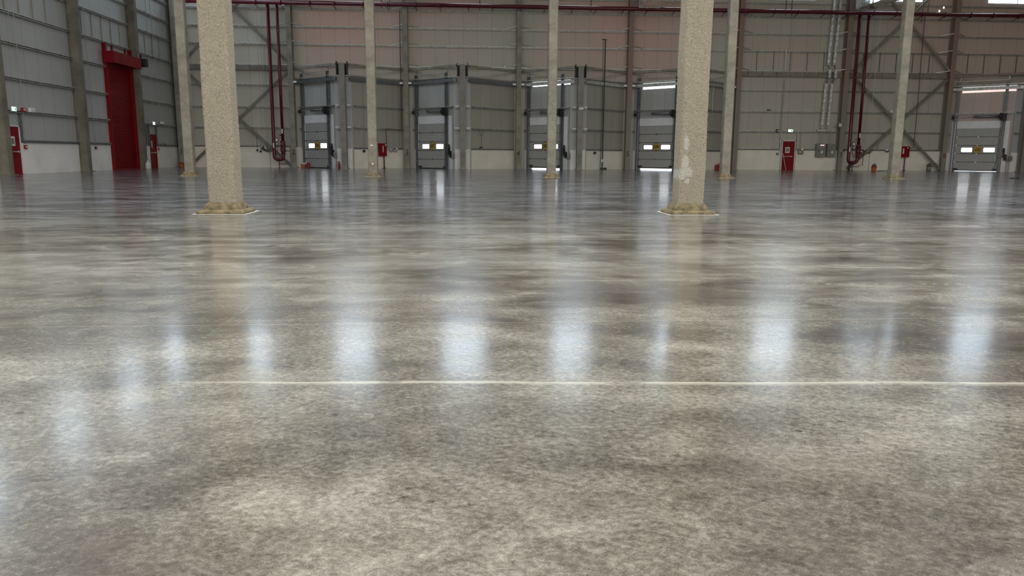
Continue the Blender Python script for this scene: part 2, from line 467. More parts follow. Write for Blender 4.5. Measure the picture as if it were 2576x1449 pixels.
_tn = [0]
def trim(mb, mt, loc=(0, 0, 0), rz=0):
    _tn[0] += 1
    o = mb.build('trim_%d' % _tn[0], mt)
    o.location = loc
    o.rotation_euler = (0, 0, rz)
    o['kind'] = 'structure'
    return o

def text(string, size, mt, parent, loc, rot, name='number', depth=0.004, bold=0.0):
    cu = bpy.data.curves.new('t', 'FONT')
    cu.body, cu.size, cu.extrude, cu.align_x, cu.align_y = string, size, depth, 'CENTER', 'CENTER'
    cu.offset = bold
    tmp = bpy.data.objects.new('t', cu)
    C.objects.link(tmp)
    bpy.context.view_layer.update()
    me = bpy.data.meshes.new_from_object(tmp.evaluated_get(bpy.context.evaluated_depsgraph_get()))
    bpy.data.objects.remove(tmp)
    me.materials.clear()
    me.materials.append(M[mt])
    o = bpy.data.objects.new(name, me)
    o.location, o.rotation_euler = loc, rot
    C.objects.link(o)
    o.parent = parent
    return o
FRONT = (math.radians(90), 0, 0)

# ------------------------------------------------------------------ layout
XP = [-21.075 + 8.4 * i for i in range(9)]       # wall pillars along the far wall
YW = 59.2                                        # inner face of the far wall
XL = -21.23                                      # inner face of the left wall
YL = [29.2, 36.7, 44.2, 51.8]                    # pillars of the left wall
TOP = 17.2
DOCK = [1, 2, 3, 4, 7]
COLX = [-4.25 + 8.4 * i for i in range(-2, 6)]
GZ = (3.0, 4.5, 6.1, 7.5, 9.0, 10.25, 11.5)

# floor, exterior apron, ceiling, walls
fl = MB()
fl.box(XL - 0.3, 60, -15, YW + 0.3, -0.3, 0)
struct('floor', fl, 'floor')
struct('ground_outside', MB().box(-60, 90, YW + 0.3, 110, -0.35, -0.02), 'outside')
struct('ceiling', MB().box(XL - 0.3, 60, -15, YW + 0.3, TOP, TOP + 0.2), 'ceiling')
struct('wall_right', MB().box(60, 60.2, -15, YW + 0.3, 0, TOP), 'wall')
struct('wall_front', MB().box(XL - 0.3, 60, -15.2, -15, 0, TOP), 'wall')

# far wall: panel field full height on plain bays, only above the dock frames on dock bays
mb = MB()
for i in range(8):
    z0 = 6.45 if i in DOCK else 0.0
    x0, x1 = XP[i], XP[i + 1]
    if i == 0:
        x0 = XL - 0.3
    if i == 5:          # red exit door opening
        mb.box(x0, 24.86, YW, YW + 0.15, 0, TOP).box(25.86, x1, YW, YW + 0.15, 0, TOP).box(24.86, 25.86, YW, YW + 0.15, 2.2, TOP)
    else:
        mb.box(x0, x1, YW, YW + 0.15, z0, TOP)
mb.box(XP[8], 60, YW, YW + 0.15, 0, TOP)
for i in range(1, 9):       # closing strips behind the pillars
    a_, b_ = XP[i] - (0.40 if i - 1 in DOCK else 0), XP[i] + (0.62 if i in DOCK else 0)
    mb.box(a_, b_, YW + 0.001, YW + 0.14, 0, 6.5) if b_ > a_ else None
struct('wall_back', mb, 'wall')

# left wall, local x runs along world y
mb = MB()
mb.box(-15, 37.46, 0, 0.15, 0, TOP).box(37.46, 38.44, 0, 0.15, 2.2, TOP).box(38.44, 48.05, 0, 0.15, 0, TOP)
mb.box(48.05, 51.5, 0, 0.15, 6.4, TOP).box(51.5, 53.81, 0, 0.15, 0, TOP).box(53.81, 54.79, 0, 0.15, 2.2, TOP).box(54.79, YW, 0, 0.15, 0, TOP)
wl = struct('wall_left', mb, 'wall_left')
wl.location = (XL, 0, 0)
wl.rotation_euler = (0, 0, math.radians(90))
# plinth strips, left wall
for (a, b_) in ((-15, 37.35), (38.56, 47.9), (51.6, 53.7), (54.9, YW)):
    trim(MB().box(XL, XL + 0.06, a, b_, 0, 1.48), 'plinth')
# plinths, far wall plain bays
for (a, b_) in ((XL + 0.06, XP[1] + 0.5), (XP[5], 24.72), (25.98, XP[7] + 0.6)):
    trim(MB().box(a, b_, YW - 0.07, YW, 0, 1.52), 'plinth_beige')
for x in (-16.25, -14.55, -13.0 + 0.2, 32.0, 30.9):
    pass

# high translucent windows in the far wall and the left wall
wn = 0
for i in range(8):
    xm = (XP[i] + XP[i + 1]) / 2 - 0.02
    wn += 1
    fr = MB()
    x0, x1, z0, z1 = xm - 1.62, xm + 1.62, 12.72, 16.1
    for bx in ((x0, x1, z0 - 0.05, z0 + 0.05), (x0, x1, z1 - 0.05, z1 + 0.05), (x0 - 0.05, x0 + 0.05, z0, z1), (x1 - 0.05, x1 + 0.05, z0, z1), (xm + 0.75, xm + 0.81, z0, z1), (x0, x1, 14.6, 14.66)):
        fr.box(bx[0], bx[1], YW - 0.10, YW, bx[2], bx[3])
    wo = struct('window_%d' % wn, fr, 'white', (xm, YW, z0))
    MB().box(x0 + 0.05, x1 - 0.05, YW - 0.05, YW - 0.02, z0 + 0.05, z1 - 0.05).build('pane', 'window', wo, (xm, YW, z0))
for ya in (33.0, 40.5, 48.0, 55.45):
    wn += 1
    fr = MB()
    y0, y1, z0, z1 = ya - 1.6, ya + 1.6, 12.2, 15.6
    for bx in ((y0, y1, z0 - 0.05, z0 + 0.05), (y0, y1, z1 - 0.05, z1 + 0.05), (y0 - 0.05, y0 + 0.05, z0, z1), (y1 - 0.05, y1 + 0.05, z0, z1), (ya - 0.03, ya + 0.03, z0, z1)):
        fr.box(XL, XL + 0.10, bx[0], bx[1], bx[2], bx[3])
    wo = struct('window_%d' % wn, fr, 'white', (XL, ya, z0))
    MB().box(XL + 0.02, XL + 0.05, y0 + 0.05, y1 - 0.05, z0 + 0.05, z1 - 0.05).build('pane', 'window', wo, (XL, ya, z0))

# girts: cold-formed C rails with lips
def girt(x0, x1, z, loc, rz):
    g = MB()
    g.box(x0, x1, -0.18, 0, z - 0.008, z).box(x0, x1, -0.18, -0.172, z - 0.045, z - 0.008).box(x0, x1, -0.18, 0, z - 0.12, z - 0.112).box(x0, x1, -0.18, -0.172, z - 0.112, z - 0.095).box(x0, x1, -0.03, -0.02, z - 0.112, z - 0.008)
    return trim(g, 'galv', loc, rz)
for i in range(8):
    for z in GZ + (12.5,):
        if i in DOCK and z < 7:
            continue
        girt(XP[i] + 0.19, XP[i + 1] - 0.19, z, (0, YW, 0), 0)
    # fly braces from the girts to the pillar
    if i > 0:
        for z in (7.5, 9.0, 10.25, 11.5):
            f_ = MB()
            for s in (-1, 1):
                if s == -1 and i == 1 and z < 8: continue
                f_.bar((XP[i] + s * 1.0, YW - 0.12, z + 0.02), (XP[i] + s * 0.19, YW - 0.62, z + 0.14), 0.05, 0.05, (0, 0, 1))
            trim(f_, 'galv')
for (a, b_) in ((22.0, YL[1] - 0.2), (YL[1] + 0.25, YL[2] - 0.2), (YL[2] + 0.25, YL[3] - 0.2), (YL[3] + 0.25, 58.5)):
    for z in GZ:
        if a > 44 and a < 50 and z < 6.3:
            girt(a, 47.85, z, (XL, 0, 0), math.radians(90)).rotation_euler = (0, 0, math.radians(90))
            continue
        girt(a, b_, z, (XL, 0, 0), 0)
        bpy.data.objects['trim_%d' % _tn[0]].rotation_euler = (0, 0, math.radians(90))
# rails on top of the plinths
for (a, b_) in ((XL + 0.2, XP[1] - 0.2), (XP[5] + 0.19, 24.6), (26.0, XP[6] - 0.19), (XP[6] + 0.19, XP[7] - 0.19)):
    trim(MB().box(a, b_, YW - 0.16, YW - 0.07, 1.54, 1.62), 'track')
for (a, b_) in ((38.6, 44.0), (44.5, 47.9), (54.95, 58.6)):
    trim(MB().box(XL + 0.06, XL + 0.16, a, b_, 1.50, 1.60), 'track')
# tie beams at 7.3 m on the plain bays with stub posts
for i in (0, 5, 6):
    t = MB().box(XP[i] + 0.19, XP[i + 1] - 0.19, YW - 0.30, YW - 0.18, 7.08, 7.12).box(XP[i] + 0.19, XP[i + 1] - 0.19, YW - 0.19, YW - 0.17, 7.12, 7.40)
    for k in range(7):
        x = XP[i] + 0.9 + k * 1.1
        t.box(x - 0.07, x + 0.07, YW - 0.28, YW - 0.19, 7.12, 7.42)
    trim(t, 'brace' if i == 0 else 'tie')
for i in (5, 6, 7):
    for k in range(5):
        x = XP[i] + 1.5 + k * 1.32
        trim(MB().box(x - 0.02, x + 0.02, YW - 0.07, YW, 7.5, 8.98), 'track')
for (a, n) in ((30.5, 4), (38.3, 4), (45.6, 5), (53.0, 4)):
    for k in range(n):
        y = a + k * 1.2
        trim(MB().box(XL, XL + 0.05, y - 0.012, y + 0.012, 7.5, 8.98), 'pillar')

# ------------------------------------------------------------------ pillars along the walls
def i_section(x, y0, y1, fw, along='y', z0=0.0, z1=TOP, t=0.03):
    p = MB()
    if along == 'y':
        p.box(x - fw / 2, x + fw / 2, y0, y0 + t, z0, z1).box(x - fw / 2, x + fw / 2, y1 - t, y1, z0, z1).box(x - 0.02, x + 0.02, y0 + t, y1 - t, z0, z1)
        p.box(x - fw / 2 - 0.08, x + fw / 2 + 0.08, y0 - 0.1, y1, 0, 0.03)
    return p
names = ['1', '2', '3', '4', '5', '', '7', '8', '']
pl = ['grey steel corner pillar with the handwritten number 1', 'grey steel wall pillar marked with a handwritten 2 beside dock door 06',
      'grey steel wall pillar marked with a handwritten 3', 'grey steel wall pillar marked with a handwritten 4',
      'reddish grey steel wall pillar marked with a handwritten 5', 'steel wall pillar just behind a slim round column, left of the far red exit door',
      'reddish steel wall pillar marked 7, between the electrical cabinets and red risers', 'reddish steel wall pillar with a dark red number 8 beside dock door 10',
      'steel wall pillar beyond dock door 10']
for i in range(9):
    y0, x = 58.57, XP[i]
    fw = 0.36
    if i == 0:
        x, y0 = -20.78, 58.35
    t = thing('wall_pillar', (x, 58.9, 0), 0, pl[i], 'pillar', 'steel pillars along the far wall')
    i_section(x, y0, YW - 0.02, fw).build('shaft', 'pillar' if i < 4 else ('pillar_pink_light' if i > 4 else 'pillar_pink_light'), t, (x, 58.9, 0))
    if names[i]:
        text(names[i], 0.52, 'ink_red' if i == 7 else 'ink', t, (0.0, y0 - 58.9 - 0.006, 1.15), FRONT, 'painted_number')
pll = ['brown steel pillar at the left edge of the view, beside the nearer red side door',
       'brown steel pillar on the left wall, between the white plinths', 'brown steel pillar right of the tall red roller shutter']
for k, y in enumerate(YL[1:]):
    t = thing('side_pillar', (XL, y, 0), 0, pll[k], 'pillar', 'steel pillars along the left wall')
    p = MB()
    p.box(XL + 0.06, XL + 0.53, y - 0.2, y - 0.17, 0, TOP).box(XL + 0.06, XL + 0.50, y - 0.2, y + 0.2, 0, TOP) if k == 9 else None
    p.box(XL + 0.48, XL + 0.52, y - 0.20, y + 0.20, 0, TOP).box(XL + 0.06, XL + 0.10, y - 0.20, y + 0.20, 0, TOP).box(XL + 0.1, XL + 0.48, y - 0.17, y - 0.13, 0, TOP)
    p.box(XL + 0.06, XL + 0.62, y - 0.3, y + 0.3, 0, 0.03)
    p.build('shaft', 'side_pillar', t, (XL, y, 0))

# ------------------------------------------------------------------ dock bays (saw-tooth walls at 45 degrees)
D45 = math.radians(-45)
def dockside(i):
    A = Vector((XP[i] + 0.9, 58.8, 0))
    return A
ords = {1: '06', 2: '07', 3: '08', 4: '09', 7: '10'}
for i in DOCK:
    num = ords[i]
    xm = XP[i] + 4.2
    A = dockside(i)
    gap = {1: 0.0, 2: 0.0, 3: 0.10, 4: 0.11, 7: 0.02}[i]
    topz = {1: 6.42, 2: 6.42, 3: 6.07, 4: 5.97, 7: 5.98}[i]
    # door-side facet: local x along the wall, local -y towards the hall
    mb = MB().box(-0.60, 0.14, 0, 0.12, 0, 6.42).box(3.02, 3.80, 0, 0.12, 0, topz).box(0.14, 3.02, 0, 0.12, 3.4, topz)
    struct('wall_dock_%s' % ('abcdefgh'[i]), mb, 'wall_dock' if i < 7 else 'wall_dock_pink_light', tuple(A), D45)
    trim(MB().box(-0.50, -0.28, -0.06, 0, 0, 1.40), 'plinth', tuple(A), D45)
    # flat part carrying the dock pillar, then the second facet back to the next pillar
    struct('wall_dock_flat_%s' % ('abcdefgh'[i]), MB().box(XP[i] + 3.56, xm + 0.55, 56.1, 56.2, 0, 6.42), 'wall_dock', (xm, 56.1, 0))
    trim(MB().box(XP[i] + 3.62, xm + 0.50, 56.02, 56.1, 0, 1.42), 'plinth')
    Cc = Vector((xm + 0.5, 56.1, 0))
    ang = math.atan2(3.1, 3.4)
    Lc = math.hypot(3.1, 3.4)
    struct('wall_dock_back_%s' % ('abcdefgh'[i]), MB().box(0, Lc + 0.06, 0, 0.12, 0, 6.42), 'wall_dock_shaded', tuple(Cc), ang)
    trim(MB().box(0.12, Lc - 0.05, -0.06, 0, 0, 1.38), 'plinth_beige', tuple(Cc), ang)
    trim(MB().box(0.12, Lc - 0.2, -0.15, -0.05, 1.40, 1.48), 'track', tuple(Cc), ang)
    # soffit over the saw-tooth, and an added unseen sheet tinting one slit pink
    struct('ceiling_dock_%s' % ('abcdefgh'[i]), MB().prism([(XP[i] + 0.2, YW), (XP[i] + 3.5, 56.15), (xm + 0.6, 56.0), (XP[i + 1] - 0.2, YW)], 6.42, 6.46), 'ceiling', (0, 0, 0))
    if i == 7:
        struct('pink_slit_backing', MB().box(XP[i], XP[i + 1], YW + 0.16, YW + 7, 6.40, 6.46), 'pink_sheet')
    # girts on the facets
    for z in (2.92, 4.45):
        if z > 3.5:
            girt(-0.5, 3.75, z, tuple(A), D45)
        else:
            girt(-0.5, -0.32, z, tuple(A), D45)
        girt(0.15, Lc - 0.1, z, tuple(Cc), ang)
        girt(XP[i] + 3.66, xm - 0.2, z, (0, 56.1, 0), 0)
        girt(xm + 0.2, xm + 0.5, z, (0, 56.1, 0), 0)
    # dock frame: pillar in front of the saw tooth with two levels of beams
    fr = thing('dock_frame', (xm, 55.6, 0), 0, '%s steel post with angled beams, right of dock door %s' % ({1: 'leftmost', 2: 'second', 3: 'middle', 4: 'fourth, half hidden', 7: 'rightmost reddish'}[i], num), 'steel frame', 'steel frames of the dock bays')
    off = (xm, 55.6, 0)
    pm = 'pillar' if i < 7 else 'pillar_pink_light'
    pp = MB()
    pp.box(xm - 0.19, xm + 0.19, 55.40, 55.43, 0, 7.28).box(xm - 0.19, xm + 0.19, 55.82, 55.85, 0, 7.28).box(xm - 0.02, xm + 0.02, 55.43, 55.82, 0, 7.28)
    pp.box(xm - 0.30, xm + 0.30, 55.3, 55.95, 0, 0.03)
    pp.build('post', pm, fr, off)
    for s in (-1, 1):
        br = MB()
        br.box(xm + s * 0.24 - 0.02, xm + s * 0.24 + 0.02, 55.45, 55.80, 6.50, 7.25)
        br.box(xm + s * 0.36 - 0.03, xm + s * 0.36 + 0.03, 55.40, 55.85, 6.50, 7.38)
        br.box(xm + s * 0.26 - 0.1, xm + s * 0.26 + 0.1, 55.80, 55.84, 6.50, 7.25)
        br.build('bracket', 'black', fr, off)
    P0, P1 = Vector((XP[i] + 0.25, 59.0, 0)), Vector((XP[i] + 3.5, 55.75, 0))
    Q0, Q1 = Vector((xm + 0.45, 55.75, 0)), Vector((XP[i + 1] - 0.25, 58.95, 0))
    for nm, z, hh, ww, mt_ in (('upper_beam', 7.20, 0.16, 0.14, 'pillar' if i < 7 else 'pillar_pink_light'), ('tie_rod', 6.50, 0.05, 0.05, 'galv'), ('lower_beam', 6.22, 0.22, 0.12, 'galv' if i > 2 else 'track')):
        for a, b_, tail in ((P0, P1, 1), (Q0, Q1, 0)):
            g = MB()
            g.bar((a.x, a.y, z), (b_.x, b_.y, z), ww, hh, (0, 0, 1))
            if tail:
                g.bar((P1.x, P1.y, z), (xm - 0.42, 55.6, z), ww, hh, (0, 0, 1))
            g.build(nm, mt_, fr, off)
    # white end plates beside the wall pillars
    for xx in (XP[i] + 0.30, XP[i + 1] - 0.34):
        MB().box(xx - 0.12, xx + 0.12, 58.55, 58.70, 6.16, 6.30).build('end_plate', 'white_plastic', fr, off)
    if i in (1, 2, 3):  # small white pieces added to imitate highlights on the rails beside the post
        for s in (-1, 1):
            MB().box(xm + s * 0.42 - 0.14, xm + s * 0.42 + 0.14, 55.42, 55.54, 2.86, 2.94).build('highlight_plate', 'white_plastic', fr, off)
            MB().box(xm + s * 0.40 - 0.12, xm + s * 0.40 + 0.12, 55.42, 55.54, 4.38, 4.45).build('highlight_plate', 'white_plastic', fr, off)

    # the sectional door itself
    dd = thing('dock_door', tuple(A), D45, 'grey sectional dock door with a yellow sign reading %s' % num, 'dock door', 'sectional dock doors')
    def P(mb, name, mt_, parent=None, **kw):
        return mb.build(name, mt_, parent or dd, **kw)
    P(MB().box(-0.30, -0.02, -0.07, -0.005, 0, 3.78), 'jamb_cover', 'white')
    P(MB().box(3.28, 3.58, -0.07, -0.005, 0, 3.80), 'jamb_cover', 'white')
    P(MB().box(0.05, 3.10, -0.10, -0.005, 3.26, 3.82), 'header_panel', 'white')
    ph = 0.645
    for k in range(5):
        z0 = 0.05 + gap + k * ph * (1 - gap / 3.2)
        z1 = z0 + ph * (1 - gap / 3.2) - 0.025
        pn = P(MB().box(0.10, 3.06, -0.09, -0.04, z0, z1), 'door_section', 'door_panel', bevel=0.012)
        if k:
            hg = MB()
            for s in (0.12, 1.58, 3.04):
                hg.box(s - 0.05, s + 0.05, -0.11, -0.09, z0 - 0.07, z0 + 0.05)
            P(hg, 'hinge', 'white_plastic' if i == 7 else 'track', pn)
        P(MB().box(0.10, 3.06, -0.08, -0.05, z1, z1 + 0.03), 'joint_seal', 'rubber', pn)
        if k == 2:
            for j, (s0, s1) in enumerate(((0.52, 1.27), (2.03, 2.79))):
                zc0, zc1 = z0 + 0.11, z1 - 0.17
                def rr(a, b_, c, d, r):
                    pts = []
                    for cx, cz, st in ((b_ - r, d - r, 0), (a + r, d - r, 90), (a + r, c + r, 180), (b_ - r, c + r, 270)):
                        for q in range(5):
                            an = math.radians(st + q * 22.5)
                            pts.append((cx + r * math.cos(an), cz + r * math.sin(an)))
                    return pts
                wf = MB()
                wf.prism(rr(s0 - 0.04, s1 + 0.04, zc0 - 0.04, zc1 + 0.04, 0.09), 0, 0.03)
                wf.v = [(x, -0.095 - z, y) for x, y, z in wf.v]
                wf_o = P(wf, 'window_frame', 'rubber', pn)
                gp = MB()
                gp.prism(rr(s0, s1, zc0, zc1, 0.06), 0, 0.008)
                gp.v = [(x, -0.126 - z, y) for x, y, z in gp.v]
                P(gp, 'window_pane', 'pane' if (j or i == 7) else 'pane_dim', wf_o)
            sg = P(MB().box(1.36, 1.87, -0.115, -0.095, z0 + 0.03, z1 - 0.03), 'number_sign', 'yellow', pn)
            b0 = MB()
            for bx in ((1.36, 1.87, z0 + 0.03, z0 + 0.05), (1.36, 1.87, z1 - 0.05, z1 - 0.03), (1.36, 1.38, z0 + 0.03, z1 - 0.03), (1.85, 1.87, z0 + 0.03, z1 - 0.03)):
                b0.box(bx[0], bx[1], -0.119, -0.112, bx[2], bx[3])
            # sign number and border belong to the sign; the sign is the third level, so they are joined to it
            sgt = text(num, 0.36, 'ink', pn, (1.615, -0.118, (z0 + z1) / 2 - 0.01), FRONT, 'sign_number', 0.003, 0.006)
            P(b0, 'sign_border', 'ink', pn)
    P(MB().box(0.08, 3.08, -0.10, -0.04, 0.0 + gap * 0.8, 0.055 + gap), 'bottom_seal', 'rubber')
    for s in (0.22, 2.92):
        P(MB().box(s - 0.16, s + 0.16, -0.15, -0.09, 0.09 + gap, 0.19 + gap), 'bottom_bracket', 'black')
    for s0, s1 in ((-0.15, 0.05), (3.06, 3.26)):
        tr = MB().box(s0, s0 + 0.05, -0.22, -0.03, 0, 6.82).box(s1 - 0.05, s1, -0.16, -0.12, 0, 6.82).box(s0, s1, -0.12, -0.09, 3.8, 6.82)
        P(tr, 'track', 'track')
        P(MB().box((s0 + s1) / 2 + 0.02, (s0 + s1) / 2 + 0.10, -0.14, -0.06, 6.82, 7.12), 'hanger', 'galv')
    P(MB().box(-0.12, 3.2, -0.22, -0.17, 6.80, 6.85), 'top_bar', 'galv')
    P(MB().tube([(-0.32, -0.3, 4.15), (3.35, -0.3, 4.15)], 0.025, 8), 'shaft', 'galv')
    P(MB().tube([(1.15, -0.3, 4.15), (1.22, -0.3, 4.15), (1.25, -0.3, 4.15), (2.85, -0.3, 4.15)], [0.04, 0.09, 0.10, 0.10], 14), 'spring', 'track', smooth=True)
    P(MB().tube([(2.90, -0.3, 4.12), (2.93, -0.3, 4.12), (3.05, -0.3, 4.12), (3.08, -0.3, 4.12)], [0.22, 0.26, 0.26, 0.22], 18), 'cable_drum', 'black')
    P(MB().tube([(-0.28, -0.3, 4.12), (-0.16, -0.3, 4.12)], 0.13, 14), 'cable_drum', 'black')
    P(MB().box(3.02, 3.34, -0.38, -0.22, 3.80, 4.34), 'bearing_plate', 'black')
    P(MB().tube([(3.0, -0.22, 3.9), (2.98, -0.16, 0.75), (2.86, -0.15, 0.25)], 0.012, 6), 'lift_cable', 'cable')
    ho = MB().box(3.33, 3.45, -0.20, -0.08, 1.05, 1.60).tube([(3.38, -0.2, 1.50), (3.38, -0.12, 1.75)], 0.07, 10).box(3.42, 3.60, -0.22, -0.08, 0.86, 1.30)
    P(ho, 'chain_hoist', 'black')
    P(MB().torus((3.62, -0.16, 0.92), 0.12, 0.015, 'y', 12, 6, math.pi, 2 * math.pi), 'flex_cable', 'cable')
    # door control box on the flat wall
    cx = xm - 0.70
    cb = thing('control_box', (cx, 56.0, 0.8), 0, {1: 'small grey control box by the leftmost dock door, near the fire extinguisher', 2: 'small grey control box between the second dock door and its post', 3: 'small grey control box right of dock door 08 behind a slim column', 4: 'small grey control box behind the thick right column', 7: 'small grey control box at the far right edge beside dock door 10'}[i], 'control box', 'control boxes of the dock doors')
    off2 = (cx, 56.0, 0.8)
    MB().box(cx - 0.12, cx + 0.12, 55.86, 56.015, 0.82, 1.17).build('body', 'cabinet', cb, off2, bevel=0.01)
    MB().tube([(cx, 55.86, 0.98), (cx, 55.84, 0.98)], 0.04, 10).build('knob', 'black', cb, off2)
    MB().tube([(cx - 0.02, 55.97, 1.17), (cx - 0.02, 55.97, 4.3)], 0.018, 8).build('conduit', 'conduit', cb, off2)
    MB().tube([(cx - 0.27, 55.9, 0.95), (cx - 0.27, 55.96, 0.0)], 0.018, 8).build('floor_conduit', 'conduit', cb, off2)

# ------------------------------------------------------------------ helpers to hang things on the rear facets
def on_back_facet(i, x59):
    """x59: position read on the plane of the far wall; returns the matching local x on the facet, and depth ratio."""
    xm = XP[i] + 4.2
    cx, cy, ang = xm + 0.5, 56.1, math.atan2(3.1, 3.4)
    sl = 3.1 / 3.4
    t = (cy - sl * cx) / (59.0 - sl * x59)
    X = x59 * t
    return (X - cx) / math.cos(ang), t
def facet_thing(name, i, label, cat, group=None, z=0.0):
    xm = XP[i] + 4.2
    return thing(name, (xm + 0.5, 56.1, z), math.atan2(3.1, 3.4), label, cat, group)
def zt(z, t):
    return H + (z - H) * t

# ------------------------------------------------------------------ cross bracing in the two end bays
for i, wh, mt_ in ((0, 'left of pillar 2', 'brace'), (6, 'between pillars 7 and 8', 'pillar_pink_light')):
    xa, xb = XP[i] + 0.75, XP[i + 1] - 0.2
    xc = (XP[i] + XP[i + 1]) / 2 + (0.12 if i == 6 else 0.15)
    for lev, z0, z1 in (('lower', 0.12, 7.0), ('upper', 7.65, 15.0)):
        zc = (z0 + z1) / 2
        t = thing('cross_brace', (xc, 58.75, z0), 0, '%s grey steel cross brace on the wall, %s' % (lev, wh), 'brace', 'wall bracing')
        o3 = (xc, 58.75, z0)
        for k, (a, b_) in enumerate((((xa, z0), (xb, z1)), ((xa, z1), (xb, z0)))):
            y = 58.80 - 0.10 * k
            MB().bar((a[0], y, a[1]), (b_[0], y, b_[1]), 0.19, 0.09).build('diagonal', 'brace' if lev == 'lower' or i == 0 else mt_, t, o3)
        MB().box(xc - 0.18, xc + 0.18, 58.62, 58.65, zc - 0.18, zc + 0.18).build('gusset_plate', 'brace', t, o3)

# ------------------------------------------------------------------ columns of the hall
def ring_pts(hw, r, n):
    """points round a rounded square, evenly by arc length"""
    segs = []
    for cx, cy, st in ((hw - r, hw - r, 0), (-hw + r, hw - r, 90), (-hw + r, -hw + r, 180), (hw - r, -hw + r, 270)):
        for q in range(7):
            a = math.radians(st + 15 * q)
            segs.append(Vector((cx + r * math.cos(a), cy + r * math.sin(a))))
    segs.append(segs[0])
    L = [0]
    for a, b_ in zip(segs, segs[1:]):
        L.append(L[-1] + (b_ - a).length)
    out, j = [], 0
    for k in range(n):
        d = L[-1] * k / n
        while L[j + 1] < d:
            j += 1
        f = (d - L[j]) / max(1e-9, L[j + 1] - L[j])
        out.append(segs[j].lerp(segs[j + 1], f))
    return out

def column(x, y, hw, rough, mt_, label, seed, res=96, name='column'):
    t = thing(name, (x, y, 0), 0, label, 'column', 'sprayed columns of the hall')
    v, f = [], []
    pts = ring_pts(hw, 0.055, res)
    zs = []
    z = 0.19
    step = 0.016 if rough else 0.25
    while z < (5.0 if rough else TOP):
        zs.append(z); z += step
    while z < TOP:
        zs.append(z); z += 0.5
    zs.append(TOP)
    for z in zs:
        ox = 0.018 * noise.noise(Vector((seed, 0, z * 0.55))) * (1 if rough else 0.6)
        for p in pts:
            d = p.normalized()
            q = Vector((p.x * 2.2, p.y * 2.2, z * 1.3 + seed))
            dd_ = 0.014 * noise.noise(q) if rough else 0.004 * noise.noise(q)
            if rough and z < 5:
                wv = Vector((p.x * 26 + seed, p.y * 26, z * 26))
                wv += Vector((noise.noise(wv * 0.5), noise.noise(wv * 0.5 + Vector((9, 0, 0))), 0)) * 1.2
                dd_ += 0.0075 * (1 - 2 * abs(noise.noise(wv)))
            v.append((p.x + d.x * dd_ + ox, p.y + d.y * dd_, z))
    n = len(pts)
    for r in range(len(zs) - 1):
        for k in range(n):
            a, b_ = r * n + k, r * n + (k + 1) % n
            f.append((a, b_, b_ + n, a + n))
    mb = MB(); mb.v, mb.f = v, f
    mb.build('shaft', mt_, t, smooth=True)
    # cement collar and base slab with uneven edges
    def blob(levels, nm, amp, m2, freq=9):
        vv, ff, nn = [], [], 64
        for (h2, zz, r) in levels:
            for p in ring_pts(h2, r, nn):
                q = Vector((p.x * freq + seed, p.y * freq, zz * freq))
                d = p.normalized()
                a = amp * noise.noise(q)
                vv.append((p.x + d.x * a, p.y + d.y * a, max(0.0, zz + (amp * 0.5 * noise.noise(q + Vector((5, 5, 5))) if zz > 0.01 else 0))))
        for r in range(len(levels) - 1):
            for k in range(nn):
                a, b_ = r * nn + k, r * nn + (k + 1) % nn
                ff.append((a, b_, b_ + nn, a + nn))
        ff.append(tuple(range((len(levels) - 1) * nn, len(levels) * nn)))
        m3 = MB(); m3.v, m3.f = vv, ff
        m3.build(nm, m2, t, smooth=True)
    k = hw / 0.235
    blob([(0.40 * k, 0.0, 0.04), (0.405 * k, 0.03, 0.04), (0.39 * k, 0.062, 0.04), (0.33 * k, 0.072, 0.04)], 'base_slab', 0.016, 'shoe', 5)
    blob([(0.315 * k, 0.062, 0.08), (0.315 * k, 0.10, 0.08), (0.29 * k, 0.155, 0.07), (0.25 * k, 0.195, 0.06), (0.21 * k, 0.20, 0.05)], 'collar', 0.010, 'shoe', 5)
    # chalky sealant line round the base
    s1, s0 = 0.455 * k, 0.425 * k
    sl = MB().box(-s1, s1, -s1, -s0, 0.0, 0.004).box(-s1, s1, s0, s1, 0.0, 0.004).box(-s1, -s0, -s0, s0, 0.0, 0.004).box(s0, s1, -s0, s0, 0.0, 0.004)
    sl.build('sealant_line', 'plug', t)
    return t
column(-4.24, 13.93, 0.236, True, 'column', 'thick pale rough-sprayed column in the left foreground, without white patches', 3.1, 120)
column(4.13, 13.93, 0.236, True, 'column_patch', 'thick pale rough-sprayed column in the right foreground, with white plaster patches', 8.7, 120)
far_l = ['slim grey column at the far left, in front of the corner cross brace', 'slim grey column with small white spots, beside the red hose cabinet next to dock door 07',
         'slim grey column standing in front of dock door 08', 'slim grey column near the red jerrycan, right of the thick right column',
         'slim grey column partly covering the red hose cabinet near pillar 8']
for k, x in enumerate((-12.62, -4.24, 4.13, 12.55, 20.98)):
    t = column(x, 36.45, 0.212, False, 'column_far', far_l[k], 20 + k * 3.3, 40, 'slim_column')
    if k == 1:
        MB().box(-0.05, 0.03, -0.235, -0.205, 0.55, 0.64).box(-0.09, 0.03, -0.235, -0.205, 1.40, 1.47).build('white_spot', 'plug', t)

